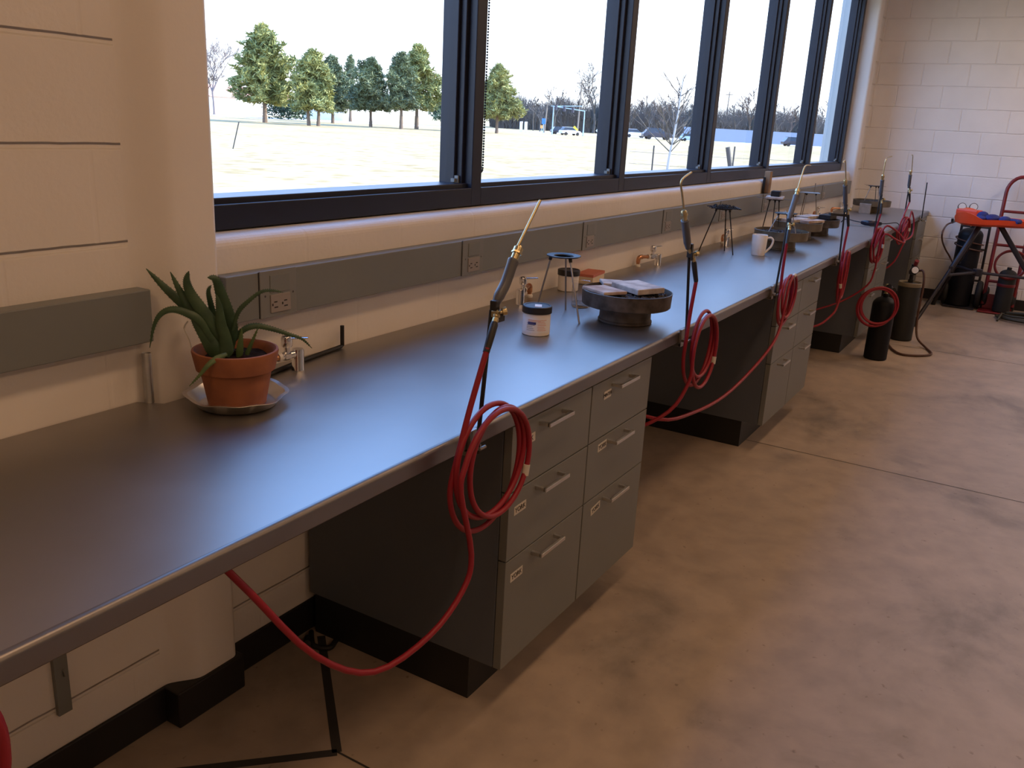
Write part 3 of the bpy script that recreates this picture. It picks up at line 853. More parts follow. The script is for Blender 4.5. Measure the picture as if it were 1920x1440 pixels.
tile(2.855, -.400, .9735-DZ, (.09, .085, .012), .6, 'small pale fire brick at the back of the near pan', 'brick2', group=FB, tilt=.03)
tile(5.96, -.285, .975-DZ, (.23, .09, .02), -.25, 'long pale fire brick lying across the third pan', 'brick2', group=FB)
tile(5.99, -.385, .975-DZ, (.20, .065, .018), -.3, 'narrow tan fire brick at the front of the third pan', 'brick', group=FB)
tile(6.30, -.290, .975-DZ, (.22, .085, .02), -.2, 'pale fire brick lying on the crowded dark pan behind', 'brick2', group=FB)
tile(6.40, -.395, .975-DZ, (.14, .08, .03), -.1, 'charred black block on the crowded dark pan', 'charcoal', 'charcoal_block', 'block')
tile(8.61, -.268, HC, (.06, .10, .088), .1, 'grey block standing in front of the far tan pan', 'galv', 'steel_block', 'block')
tile(7.33, -.45, HC, (.14, .16, .003), .35, 'thin grey sheet lying on the bench beside the goggles', 'raceway', 'metal_sheet', 'sheet')

# ------------------------------------------------------------------ tripods
def tripod(feet, ztop, label, kind, rt=.055, rod=.0032, zfoot=HC, mt='steel', rz=0, wire=True):
    fx = [Vector((f[0], f[1], zfoot if len(f) < 3 else f[2])) for f in feet]
    c = sum(fx, Vector())/len(fx); c.z = ztop
    t = thing('tripod_stand', label, 'tripod', (c.x, c.y, zfoot), 'small soldering tripods on the bench')
    for f in fx:
        d = Vector((f.x-c.x, f.y-c.y, 0)).normalized()
        a = c + d*(rt*.9)
        lg = MB().tube([a+Vector((0,0,-.004)), f+Vector((0,0,.0005))], rod, seg=10); l = obj('leg', lg, M[mt], t)
        sk = MB().cyl(a+Vector((0,0,0)), a+(f-a).normalized()*.016, .0068, .0056, seg=12); obj('leg_socket', sk, M['blackmetal'], l)
    mb = MB()
    if kind == 'ring':
        mb.lathe([(rt*.68, -.002), (rt+.006, -.002), (rt+.012, .001), (rt+.011, .0035), (rt+.002, .0035), (rt-.004, .001), (rt*.72, .0015), (rt*.68, -.002)], c, seg=48)
        obj('ring_top', mb, M['blackmetal'], t)
    elif kind == 'mesh':
        s_ = .080
        X = Vector((math.cos(rz), math.sin(rz), 0)); Yv = Vector((-math.sin(rz), math.cos(rz), 0))
        mb.torus(c, rt, .0035, seg=32, rs=8)
        obj('ring_top', mb, M['blackmetal'], t)
        g = MB()
        for i in range(13):
            k = -s_+2*s_*i/12
            w_ = .004*math.sin(i*1.3)
            g.tube([c+X*k-Yv*s_+Vector((0,0,.006+w_*.5)), c+X*k+Vector((0,0,.007+w_)), c+X*k+Yv*s_+Vector((0,0,.006-w_*.5))], .0016, seg=5)
            g.tube([c+Yv*k-X*s_+Vector((0,0,.0075)), c+Yv*k+Vector((0,0,.0085+w_)), c+Yv*k+X*s_+Vector((0,0,.0065))], .0016, seg=5)
        obj('wire_gauze', g, M['blackmetal'], t)
        sc = MB(); rng = random.Random(3)
        for i in range(40):
            p = c+X*rng.uniform(-.05, .05)+Yv*rng.uniform(-.05, .05)+Vector((0,0,.012))
            sc.ball(p, rng.uniform(.004, .009), seg=6, rings=4, jit=.3)
        obj('charred_flux', sc, M['charcoal'], t, kind='stuff')
    elif kind == 'disc':
        mb.lathe([(0, -.003), (rt+.012, -.003), (rt+.016, 0), (rt+.014, .003), (0, .003)], c, seg=40); obj('disc_top', mb, M['blackmetal'], t)
        g = MB()
        for i in range(4):
            a = rz+i*math.pi/2
            g.tube([c+Vector((math.cos(a)*.02, math.sin(a)*.02, .004)), c+Vector((math.cos(a)*(rt+.075), math.sin(a)*(rt+.075), .005))], .0015, seg=5)
        obj('gauze_wire', g, M['steel'], t)
    elif kind == 'plate':
        R = Matrix.Rotation(rz, 3, 'Z')
        mb.box(c, (.15, .15, .004), M=R); obj('plate_top', mb, M['raceway'], t, bevel=.002)
    return t, c
tripod([(2.652, -.200), (2.622, -.392), (2.80, -.245)], 1.073, 'black ring tripod with thin steel legs beside the printed jar', 'ring', rt=.048)
tripod([(4.72, -.068), (4.77, -.250), (4.905, -.158)], 1.106, 'tripod holding a charred square wire mesh behind the white mug', 'mesh', rt=.045, mt='blackmetal', rz=.5)
tp3, c3 = tripod([(5.225, -.31, .9645), (5.27, -.455, .9645), (5.39, -.37, .9645)], 1.072, 'tripod with wide dark disc standing in the pan beside the mug', 'disc', rt=.05, zfoot=.9645, rz=.3)
tp4, c4 = tripod([(5.83, -.10), (5.72, -.20), (5.86, -.21)], 1.110, 'tripod topped by a pale tile and a black box behind the other tripods', 'disc', rt=.04, rz=.1, mt='blackmetal')
tile(c4.x, c4.y, 1.1155, (.17, .11, .014), .2, 'pale chipped tile lying on top of a far tripod', 'brick2', 'ceramic_tile', 'tile')
tile(c4.x+.01, c4.y, 1.1302, (.09, .055, .034), .15, 'small black box on the tile on a far tripod', 'charcoal', 'black_box', 'box')
tp5, c5 = tripod([(7.02, -.06), (6.86, -.11), (7.0, -.2)], 1.102, 'tripod with a flat square grey plate behind the heaped pans', 'plate', rt=.055, rz=.3)
mb = MB().cyl((7.02, -.145, 1.1042), (7.02, -.145, 1.172), .0035); tag(obj('thin_rod', mb, M['steel']), 'thin rod standing on the flat square tripod plate', 'rod')
tp6, c6 = tripod([(8.765, -.225, .9645), (8.79, -.345, .9645), (8.92, -.295, .9645)], 1.10, 'tripod with small dark top standing in the far tan pan', 'disc', rt=.045, zfoot=.9645, rz=1.05)
mb = MB().tube(smooth_path([(8.965, -.46, .985), (8.96, -.43, 1.0), (8.92, -.36, 1.11), (8.93, -.40, 1.10)], 4), .002, seg=6)

# ------------------------------------------------------------------ safety goggles
t = thing('safety_goggles', 'dark safety goggles with curved arms lying on the bench near the far torches', 'goggles', (7.38, -.53, HC))
gx = Vector((.25, -.97, 0)).normalized(); gy = Vector((.97, .25, 0)); gc = Vector((7.40, -.53, HC))
mb = MB()
fr = [gc+gx*(.075*s_)+gy*(.03*(1-abs(s_)**2))*-1+Vector((0,0,.022)) for s_ in [i/6-1 for i in range(13)]]
mb.tube(fr, [.012+.010*(1-abs(i/6-1)**3) for i in range(13)], seg=10, flat=.5, ref=gy); obj('lens', mb, M['lens'], t)
for s_ in (-1, 1):
    e = gc+gx*(.075*s_)+Vector((0,0,.022))
    am = MB().tube(smooth_path([e, e+gx*(.05*s_)+gy*.02+Vector((0,0,.005)), e+gx*(.115*s_)+gy*.05+Vector((0,0,.012)), e+gx*(.145*s_)+gy*.065+Vector((0,0,-.016))], 5), .0035, seg=8); obj('arm', am, M['blackrubber'], t)

# ------------------------------------------------------------------ torches, their rods, and coiled red hoses
WHERE = ['nearest in the row', 'second in the row, bent tip before the dark mullion', 'third in the row, leaning behind the white mug',
         'fourth in the row, standing upright before the window corner', 'fifth in the row, bent tip against the end wall', 'last in the row, thin straight tip against the end wall']
def stand(rb, rt_, hold, label, holder=True):
    rb, rt_ = Vector(rb), Vector(rt_)
    t = thing('torch_stand', label, 'torch stand', (rb.x, -.715, HC-.05), 'rods clamped to the bench edge')
    mb = MB().tube([Vector((rb.x, rb.y, HC-.045)), rb, rt_], .0048, seg=12); obj('rod', mb, M['blackmetal'], t)
    c = MB().box2((rb.x-.014, -.7095, HC-.052), (rb.x+.014, -.7005, HC+.006)); c.box2((rb.x-.014, -.71, HC-.054), (rb.x+.014, -.655, HC-.0425))
    c.cyl((rb.x, rb.y-.004, HC-.03), (rb.x, rb.y+.018, HC-.03), .0085, seg=10); c.cyl((rb.x-.012, rb.y-.012, HC-.03), (rb.x+.012, rb.y-.012, HC-.03), .004, seg=8)
    obj('edge_clamp', c, M['steel'], t, bevel=.001)
    if holder:
        h = Vector(hold); up = (rt_-rb).normalized()
        m_ = MB().box((rt_+h)/2, (.016, .016, .044)); m_.box(h+Vector((.004, -.006, -.01)), (.026, .006, .026)); obj('torch_holder', m_, M['blackrubber'], t, bevel=.002)
    return t
def torch(i, tip, grip_top, grip_bot, valve, s_end, rb, rt_, coil, exit_, label, nut_r=.0105, tagpos=.0, big_loop=None, hose_r=.0064, loops=3):
    tip = [Vector(p) for p in tip]; gt, gb, vl, se = (Vector(p) for p in (grip_top, grip_bot, valve, s_end))
    t = thing('soldering_torch', label, 'torch', (rb[0], -.72, HC), 'gas torches along the bench edge')
    ax = (gt-gb).normalized(); n0 = gt+ax*.036
    mb = MB().tube(smooth_path(tip[::-1] if False else tip, 8), .0033, seg=12); obj('torch_tip', mb, M['brass'], t)
    mb = MB(); mb.cyl(gt-ax*.002, gt+ax*.016, .0085); mb.cyl(gt+ax*.016, gt+ax*.020, nut_r+.0015, seg=6); mb.cyl(gt+ax*.020, gt+ax*.030, nut_r, seg=20); mb.cyl(gt+ax*.030, gt+ax*.036, nut_r-.002, .005); obj('tip_nut', mb, M['brass'], t)
    mid = (gt+gb)/2 + Vector((.004, 0, -.002)) if i == 0 else (gt+gb)/2
    mb = MB().tube(smooth_path([gt, gt.lerp(gb, .08), mid, gt.lerp(gb, .8), gb], 4), [.0105, .0122, .0128, .0128, .0122]+[.0120]*4+[.0122]*4+[.0108, .0098, .0088, .008], seg=16); obj('grip', mb, M['grip'], t)
    va = (gb-vl).normalized()
    mb = MB(); mb.cyl(gb+va*.001, vl, .0062); mb.box(vl.lerp(gb, .3), (.012, .016, .014)); mb.cyl(vl+Vector((0,0,0)), vl.lerp(se, .15), .0072, seg=6); obj('valve_body', mb, M['brass'], t, bevel=.001)
    kd = Vector((.62, -.62, .2)).normalized(); k0 = vl.lerp(gb, .35)
    kb = MB(); kb.cyl(k0, k0+kd*.016, .0038)
    kb.tube([k0+kd*.014, k0+kd*.024], .0092, seg=8); obj('valve_knob', kb, M['brass'], t, bevel=.001)
    mb = MB().tube([vl.lerp(se, .12), vl.lerp(se, .2), vl.lerp(se, .6), se], [.0066, .0086, .0084, .0074], seg=12); obj('strain_relief', mb, M['blackrubber'], t)
    # hose
    cx, cy, cz, rx, rz_, dy = coil
    P = [se, se.lerp(Vector((cx-rx*.9, cy, cz+rz_*1.3)), .5)]
    lp = []
    N_ = loops*16
    rng = random.Random(i+5); ph = rng.random()*6
    for k in range(N_+1):
        q = k/16
        a = math.pi + 2*math.pi*q
        sc = 1 - .085*(1+math.sin(q*2.3+ph)) 
        lp.append(Vector((cx+.016*math.sin(q*2.1+ph)+rx*sc*math.cos(a), cy-.004-dy*q/loops - (.018 if big_loop else .0)*math.cos(a), cz+.012*math.cos(q*1.7+ph)+rz_*sc*math.sin(a))))
    if big_loop: lp = lp + [Vector(p) for p in big_loop]
    # the run up to the torch passes down the left of the loops
    P = [vl.lerp(se, .9)] + [se] + [se.lerp(lp[0], .4)+Vector((-.006, 0, 0)), se.lerp(lp[0], .75)+Vector((-.008, -.002, 0))] + lp + [Vector(p) for p in exit_]
    mb = MB().tube(smooth_path(P, 4), hose_r, seg=12); obj('hose', mb, M['hose'], t)
    ti = 4+int(16*(loops-1)+16*tagpos)
    a_, b_ = lp[ti-4], lp[ti-3]
    d = (b_-a_).normalized()
    mb = MB().tube([a_-d*.013, a_+d*.013], hose_r+.0022, seg=12); obj('hose_tag', mb, M['tape'], t, label='white tape tag around the hose')
    return t

def px_bank(): pass
CY = -.728
stand((1.498, -.72, .858), (1.529, -.72, 1.131), (1.541, -.728, 1.128), 'black rod clamped to the bench edge holding the nearest torch')
torch(0, [(1.623, -.72, 1.255), (1.667, -.72, 1.302), (1.711, -.72, 1.349)], (1.610, -.72, 1.228), (1.543, -.72, 1.139), (1.524, -.735, 1.117), (1.480, -.742, 1.052),
      (1.498, -.72, .858), (1.529, -.72, 1.131), (1.525, CY, .786, .142, .142, .030),
      [(1.418, -.766, .62), (1.392, -.765, .545), (1.287, -.755, .484), (1.134, -.735, .477), (1.00, -.71, .578), (.893, -.67, .742), (.852, -.64, .812)],
      'straight-tipped torch nearest in the row, its hose drooping below the bench', tagpos=.45)
stand((2.777, -.72, .858), (2.715, -.72, 1.150), (2.712, -.728, 1.135), 'black rod clamped at the bench edge holding the second torch')
torch(1, [(2.624, -.72, 1.281), (2.597, -.72, 1.325), (2.577, -.72, 1.356), (2.592, -.72, 1.373), (2.656, -.72, 1.389)], (2.644, -.72, 1.245), (2.702, -.72, 1.150), (2.722, -.735, 1.118), (2.752, -.742, 1.040),
      (2.777, -.72, .858), (0,0,0), (2.885, CY, .785, .128, .135, .032),
      [(2.742, -.76, .70), (2.69, -.72, .60), (2.625, -.60, .52), (2.60, -.40, .47), (2.59, -.12, .52)],
      'torch with bent brass tip over the bench edge, second in the row', tagpos=.48)
stand((3.905, -.72, .858), (3.955, -.72, 1.150), (3.958, -.728, 1.135), 'dark rod at the bench edge holding the third torch')
torch(2, [(4.051, -.72, 1.290), (4.095, -.72, 1.355), (4.115, -.72, 1.379), (4.155, -.72, 1.388), (4.225, -.72, 1.386)], (4.036, -.72, 1.260), (3.962, -.72, 1.153), (3.935, -.735, 1.125), (3.895, -.742, 1.053),
      (3.905, -.72, .858), (0,0,0), (4.02, CY, .80, .112, .112, .032),
      [(3.905, -.765, .70), (3.80, -.765, .63), (3.598, -.745, .556), (3.30, -.725, .505), (2.953, -.715, .523), (2.70, -.68, .56), (2.60, -.50, .62), (2.585, -.15, .66)],
      'torch with bent brass tip leaning over the white mug, third in the row', tagpos=.8)
stand((5.27, -.72, .858), (5.20, -.72, 1.148), (5.198, -.728, 1.13), 'rod with a black crossbar holding the upright fourth torch')
torch(3, [(5.098, -.72, 1.300), (5.03, -.72, 1.375), (5.005, -.72, 1.397), (4.985, -.72, 1.400), (4.95, -.72, 1.388)], (5.108, -.72, 1.269), (5.204, -.72, 1.149), (5.222, -.735, 1.115), (5.262, -.742, 1.038),
      (5.27, -.72, .858), (0,0,0), (5.30, CY, .752, .060, .152, .034),
      [(5.23, -.76, .60), (5.18, -.74, .53), (5.07, -.66, .47), (5.03, -.40, .45), (5.01, -.12, .50)],
      'upright torch with narrow hanging hose loops, fourth in the row', tagpos=.08)
mb = MB().cyl((5.225, -.735, 1.098), (5.16, -.655, 1.104), .0075); mb.box((5.163, -.659, 1.1035), (.026, .018, .009), rz=.7)
o = obj('crossbar', mb, M['blackrubber'])
tag(o, 'short black bar clamped sideways to the rod of the upright fourth torch', 'bar')
stand((6.352, -.72, .858), (6.36, -.72, 1.150), (6.362, -.728, 1.14), 'rod at the bench edge holding the fifth torch near the end wall')
torch(4, [(6.320, -.72, 1.292), (6.318, -.72, 1.36), (6.325, -.72, 1.389), (6.39, -.72, 1.404), (6.56, -.72, 1.411)], (6.327, -.72, 1.262), (6.362, -.72, 1.153), (6.358, -.735, 1.118), (6.348, -.742, 1.040),
      (6.352, -.72, .858), (0,0,0), (6.40, CY, .828, .058, .118, .03),
      [(6.36, -.765, .72), (6.375, -.76, .66), (6.37, -.73, .55), (6.33, -.58, .42), (6.1, -.36, .33), (5.7, -.24, .30), (5.3, -.20, .31), (5.02, -.18, .34)],
      'torch with curved brass tip against the end wall, fifth in the row', tagpos=.5, big_loop=[(6.36, -.78, .955), (6.41, -.83, .945), (6.47, -.89, .885), (6.45, -.905, .855), (6.40, -.86, .875), (6.36, -.79, .91), (6.35, -.77, .82)], loops=4)
stand((7.735, -.72, .858), (7.69, -.72, 1.15), (7.688, -.728, 1.14), 'thin rod at the bench edge holding the last torch')
torch(5, [(7.675, -.72, 1.296), (7.62, -.72, 1.37), (7.60, -.72, 1.398), (7.575, -.72, 1.412), (7.53, -.72, 1.414)], (7.64, -.72, 1.264), (7.677, -.72, 1.159), (7.65, -.735, 1.13), (7.70, -.742, 1.052),
      (7.735, -.72, .858), (0,0,0), (7.57, CY, .840, .062, .105, .04),
      [(7.56, -.765, .72), (7.50, -.70, .55), (7.47, -.45, .42)],
      'torch with short thin tip against the end wall, last in the row', tagpos=.5, big_loop=[(7.64, -.77, .93), (7.70, -.77, .98), (7.78, -.79, .90), (7.76, -.80, .80), (7.66, -.79, .77), (7.58, -.775, .76)])
stand((8.93, -.72, .858), (8.845, -.72, 1.165), (0,0,0), 'bare thin rod without a torch at the far end of the bench', holder=False)
# hose of a torch beyond the frame
mb = MB(); P = []
for k in range(49):
    a = math.pi+2*math.pi*k/16
    P.append(Vector((.325+.004*math.sin(k*.13)+.115*math.cos(a), -.745-.02*k/48, .785+.14*(1-.05*math.sin(k*.15))*math.sin(a))))
mb.tube(smooth_path(P, 3), .0066, seg=12)
tag(obj('coiled_hose', mb, M['hose']), 'red hose coil just showing at the left edge below the bench', 'hose')
mb = MB().tube(smooth_path([(1.69, -.03, .008), (1.66, -.06, .012), (1.64, -.09, .01), (1.66, -.13, .008), (1.70, -.12, .008)], 5), .008, seg=10); mb.cyl((1.655, -.05, .012), (1.625, -.075, .018), .012)
tag(obj('hose_fitting', mb, M['blackrubber']), 'small black hose fitting lying on the floor under the bench', 'fitting')

# ------------------------------------------------------------------ gas cylinders
def cylinder(x, y, r, h, m_, label, name='gas_cylinder', seg=32, dome=.05):
    t = thing(name, label, 'gas cylinder', (x, y, 0), 'gas cylinders standing on the floor')
    mb = MB().lathe([(0, .001), (r-.008, .001), (r, .008), (r, h-dome)]+[(r*math.cos(a), h-dome+dome*math.sin(a)) for a in [i*math.pi/2/7 for i in range(1, 7)]]+[(.02, h), (.02, h+.02), (0, h+.02)], (x, y, 0), seg=seg)
    obj('cylinder_body', mb, m_, t)
    return t
t = cylinder(6.605, -.83, .079, .455, M['tankblack'], 'small black gas cylinder wearing a red hose coil, standing before the cabinets', dome=.06)
mb = MB().cyl((6.605, -.83, .472), (6.605, -.83, .525), .012); mb.cyl((6.605, -.83, .505), (6.57, -.86, .51), .011); mb.ball((6.605, -.83, .532), .014); obj('cylinder_valve', mb, M['brass'], t)
mb = MB().cyl((6.57, -.86, .51), (6.535, -.885, .515), .018, seg=12); mb.cyl((6.545, -.86, .52), (6.52, -.85, .54), .02, seg=16); obj('regulator', mb, M['blackmetal'], t)
mb = MB(); P = []
for k in range(57):
    a = math.pi*.5 + 2*math.pi*k/16
    s_ = 1-.16*(.5+.5*math.sin(k*.21))
    hv = Vector((.50, -.866, 0))
    c = Vector((6.50, -.80, .395)) + Vector((-.01-.012*(k/56), -.006, 0))*1
    P.append(c + hv*(.142*s_*math.cos(a)+.012*math.sin(k*.17)) + Vector((0, 0, .142*s_*math.sin(a))))
P = [Vector((6.545, -.87, .505))]+P
mb.tube(smooth_path(P, 3), .0075, seg=10)
o = obj('coiled_hose', mb, M['hose']); tag(o, 'coil of red hose hung around the top of the small black cylinder', 'hose')
mb = MB().tube(smooth_path([(6.49, -.885, .49), (6.475, -.90, .475), (6.465, -.915, .455)], 3), .0085, seg=10); 
t2 = cylinder(7.43, -.885, .085, .46, M['tankgreen'], 'grey-green gas cylinder with a gauge standing behind the small black cylinder', dome=.03)
mb = MB().lathe([(.086, .43), (.0875, .433), (.0875, .458), (.083, .462), (.08, .458), (.08, .435)], (7.43, -.885, 0), seg=32); obj('collar_ring', mb, M['tanktan'], t2)
mb = MB().cyl((7.43, -.885, .46), (7.43, -.885, .60), .014); mb.cyl((7.43, -.885, .54), (7.36, -.90, .55), .026, seg=14); obj('regulator', mb, M['blackmetal'], t2)
mb = MB(); g0 = Vector((7.36, -.905, .565)); gd = Vector((-.92, -.35, .15)).normalized(); mb.cyl(g0, g0+gd*.02, .030, seg=20); g = obj('gauge', mb, M['blackmetal'], t2)
mb = MB(); mb.cyl(g0+gd*.02, g0+gd*.0215, .025, seg=20); obj('gauge_face', mb, M['gauge'], g)
mb = MB().cyl((7.40, -.90, .60), (7.38, -.91, .635), .016); obj('gauge_knob', mb, M['dolly'], t2)
mb = MB().tube(smooth_path([(7.38, -.93, .56), (7.36, -.97, .56), (7.34, -.99, .45), (7.34, -.99, .2), (7.30, -1.02, .06), (7.20, -1.10, .012), (7.02, -1.16, .010), (6.9, -1.10, .010), (6.84, -.98, .010), (6.95, -.90, .010), (7.12, -.84, .010), (7.2, -.78, .03), (7.26, -.79, .2), (7.30, -.80, .4)], 7), .0085, seg=10)
tag(obj('floor_hose', mb, M['brownhose']), 'brown hose running down from the grey-green cylinder and looping on the floor', 'hose')

# tall black cylinder in its wheeled cart by the end wall
t = thing('cylinder_cart', 'black wheeled cart holding the tall black cylinder by the end wall', 'cart', (9.42, -1.14, 0), 'carts by the end wall')
mb = MB()
for s_ in (-1, 1): mb.tube(smooth_path([(9.55, -1.14+s_*.125, .05), (9.56, -1.14+s_*.125, .5), (9.57, -1.14+s_*.12, .78)], 4), .012, seg=10)
for z in (.25, .55, .76): mb.tube([(9.56, -1.265, z), (9.56, -1.015, z)], .010, seg=8)
mb.box((9.44, -1.14, .012), (.28, .27, .016)); obj('cart_frame', mb, M['stand'], t)
for s_ in (-1, 1):
    w = MB().torus((9.46, -1.14+s_*.142, .135), .105, .028, seg=28, rs=10, M=Matrix.Rotation(math.pi/2, 3, 'X')); wh = obj('wheel', w, M['tyre'], t)
    w = MB().cyl((9.46, -1.14+s_*.127, .135), (9.46, -1.14+s_*.157, .135), .08, seg=24); obj('wheel_hub', w, M['blackmetal'], wh)
t = cylinder(9.42, -1.12, .108, .74, M['tankblack'], 'tall black gas cylinder on the wheeled cart by the end wall', dome=.07)
for v_ in t.children: v_.location.z += .021
mb = MB().cyl((9.42, -1.12, .75), (9.40, -1.08, .93), .016); obj('cylinder_valve', mb, M['brass'], t)
for k, (u_, y_) in enumerate(((-.0, -1.00), (.02, -1.095))):
    g0 = Vector((9.36+u_, y_, .945 if k == 0 else .95)); gd = Vector((-.95, -.2, .2)).normalized()
    g = obj('gauge', MB().cyl(g0, g0+gd*.03, .036, seg=24), M['blackmetal'], t)
    obj('gauge_face', MB().cyl(g0+gd*.03, g0+gd*.0315, .031, seg=24), M['gauge'], g)
mb = MB().tube([(9.40, -1.05, .93), (9.375, -.99, .94)], .014); mb.tube([(9.40, -1.05, .93), (9.39, -1.10, .94)], .014); obj('regulator', mb, M['brass'], t)
mb = MB()
P = [Vector((9.42+.122*math.cos(a), -1.12+.122*math.sin(a), .665-.004*k+.012*math.sin(a*1.0))) for k, a in enumerate([i*.42 for i in range(32)])]
mb.tube(smooth_path(P, 3), .007, seg=8); tag(obj('coiled_hose', mb, M['brownhose']), 'brown hose wound around the shoulder of the tall black cylinder', 'hose')
# hand torch and hose hanging left of the tray
t = thing('hand_torch', 'black cutting torch with a brown hose hanging from the orange tray edge', 'torch', (8.68, -.93, .86))
a_, b_ = Vector((9.801, -0.96, 0.799)), Vector((9.146, -0.96, 0.812))
obj('torch_body', MB().tube([a_, a_.lerp(b_, .5), b_], [.01, .013, .011], seg=10), M['blackmetal'], t)
obj('torch_knob', MB().cyl(b_+Vector((0,0,.0)), b_+Vector((-.006, 0, .035)), .011), M['blackmetal'], t)
obj('hose', MB().tube(smooth_path([b_, Vector((8.66, -0.96, 0.823)), Vector((8.397, -0.96, 0.778)), Vector((8.549, -0.96, 0.691)), Vector((9.031, -0.96, 0.57)), Vector((9.316, -0.98, 0.484)), Vector((9.219, -1.05, 0.402))], 6), .0075, seg=8), M['brownhose'], t)

# ------------------------------------------------------------------ tripod work stand with orange tray
SCN = Vector((8.75, -1.27, 0))
t = thing('work_stand', 'dark three-legged work stand with an orange tray by the end wall', 'stand', SCN)
feet = [Vector((8.05, -.90, .0)), Vector((9.33, -.92, .0)), Vector((8.78, -2.0, .0))]
zt_ = .885
hub = SCN+Vector((0, 0, .43))
for k, f in enumerate(feet):
    d = Vector((f.x-SCN.x, f.y-SCN.y, 0)).normalized()
    a = SCN+d*.10+Vector((0,0,zt_-.03))
    lg = MB().tube([a, a.lerp(f, .42), a.lerp(f, .43), f+Vector((0,0,.012))], [.022, .022, .016, .016], seg=12); l = obj('leg', lg, M['stand'], t)
    ft = MB().cyl(f+Vector((0,0,.001)), f+Vector((0,0,.02))+(a-f).normalized()*.03, .02, .018, seg=12); obj('leg_foot', ft, M['blackrubber'], l)
    j = a.lerp(f, .5)
    br = MB().tube([j, hub+d*.03], .0125, seg=10); obj('brace', br, M['stand'], t)
    obj('leg_clip', MB().box(a.lerp(f, .44), (.035, .035, .05)), M['blackrubber'], l, bevel=.004)
obj('brace_hub', MB().lathe([(0, -.03), (.04, -.03), (.045, 0), (.04, .03), (0, .03)], hub, seg=20), M['stand'], t)
angs = [math.atan2(f.y-SCN.y, f.x-SCN.x) for f in feet]
def tray_outline(sc, rc=.36, rm=.215):
    pts = []
    n = 72
    for i in range(n):
        a = 2*math.pi*i/n
        best = max(math.cos((a-q)/1.0) for q in angs)
        r_ = rm + (rc-rm)*max(0, (best-.5)/.5)**2.2
        pts.append((r_*sc*math.cos(a), r_*sc*math.sin(a), best))
    return pts
mb = MB(); o1, o2, i1, i2 = [], [], [], []
pr = [tray_outline(.80), tray_outline(1.0), tray_outline(1.04), tray_outline(.97), tray_outline(.80)]
zs = [-.035, -.015, .028, .026, -.012]
n = 72; vs = []
for L_, z in zip(pr, zs):
    for (x, y, b_) in L_:
        up = .05*max(0, (b_-.93)/.07) if z > 0 else 0
        vs.append((SCN.x+x, SCN.y+y, zt_+z+up))
fs = [(r*n+i, r*n+(i+1) % n, (r+1)*n+(i+1) % n, (r+1)*n+i) for r in range(4) for i in range(n)]
mb.add(vs, fs, True); k = 0
mb.f.append(list(range(n))[::-1]); mb.sm.append(False); mb.f.append([4*n+i for i in range(n)]); mb.sm.append(False)
obj('tray', mb, M['orange'], t)
mb = MB().box((8.93, -1.10, zt_+.045), (.10, .20, .055), rz=-.4); obj('tray_yoke', mb, M['orange'], t, bevel=.012)
mb = MB()
for k in range(16): mb.torus((8.80+.004*(k % 2), -1.62+.002*k, zt_-.03-.021*k), .011, .003, seg=10, rs=5, M=Matrix.Rotation(math.pi/2, 3, 'X' if k % 2 else 'Y'))
obj('chain', mb, M['blackmetal'], t)
mb = MB(); rng = random.Random(4)
for c_, r_ in (((8.72, -1.30, .912), (.09, .065, .034)), ((8.66, -1.40, .912), (.06, .05, .03)), ((8.78, -1.22, .918), (.05, .05, .042)), ((8.70, -1.22, .908), (.07, .05, .02))):
    mb.ball(c_, r_, seg=14, rings=9)
for k in range(4): mb.tube(smooth_path([(8.66, -1.42, .91), (8.62-.012*k, -1.47-.015*k, .915), (8.60-.02*k, -1.53+.012*k, .905)], 4), [.016]*8+[.010], seg=8)
o = obj('work_glove', mb, M['blue']); tag(o, 'crumpled blue work glove lying on the orange tray', 'glove')

# ------------------------------------------------------------------ red hand truck
t = thing('hand_truck', 'dark red tubular hand truck leaning by the end wall at the right edge', 'hand truck', (9.42, -1.46, 0), 'carts by the end wall')
def hp(y, z): return Vector((9.40+.135*z, y, z))
YL, YR = -1.335, -1.585; ZS = 1.10; RH = (YL-YR)/2
path = [hp(YL, .06), hp(YL, .5), hp(YL, ZS)] + [hp((YL+YR)/2+RH*math.cos(a), ZS+RH*1.2*math.sin(a)) for a in [math.pi*i/12 for i in range(1, 12)]] + [hp(YR, ZS), hp(YR, .5), hp(YR, .06)]
obj('frame_tube', MB().tube(path, .0165, seg=12), M['dolly'], t)
for z in (.28, .62, .93): obj('cross_bar', MB().tube([hp(YL, z), hp(YR, z)], .013, seg=10), M['dolly'], t)
mb = MB().box((9.33, -1.46, .012), (.20, .30, .012)); mb.box((9.42, -1.46, .09), (.016, .25, .14)); obj('toe_plate', mb, M['dolly'], t, bevel=.003)
for s_ in (-1, 1):
    w = MB().torus((9.50, -1.46+s_*.118, .11), .083, .027, seg=24, rs=10, M=Matrix.Rotation(math.pi/2, 3, 'X')); wh = obj('wheel', w, M['tyre'], t)
    obj('wheel_hub', MB().cyl((9.50, -1.46+s_*.103, .11), (9.50, -1.46+s_*.133, .11), .06, seg=20), M['dolly'], wh)
t = cylinder(9.33, -1.50, .075, .40, M['tankgreen'], 'small grey-green cylinder strapped on the red hand truck', dome=.05)
for v_ in t.children: v_.location.z += .019
mb = MB().lathe([(.076, .26), (.0775, .262), (.0775, .285), (.076, .287)], (9.33, -1.50, 0), seg=28); obj('cylinder_strap', mb, M['dolly'], t, label='dark red strap')
mb = MB(); hv = Vector((.1, -.99, 0)).normalized()
P = []
for k in range(50):
    a = 2*math.pi*k/16; s_ = 1-.10*(.5+.5*math.sin(k*.33))
    P.append(Vector((9.235-.0006*k, -1.50, .475))+hv*(.135*s_*math.cos(a))+Vector((0, 0, .135*s_*math.sin(a))))
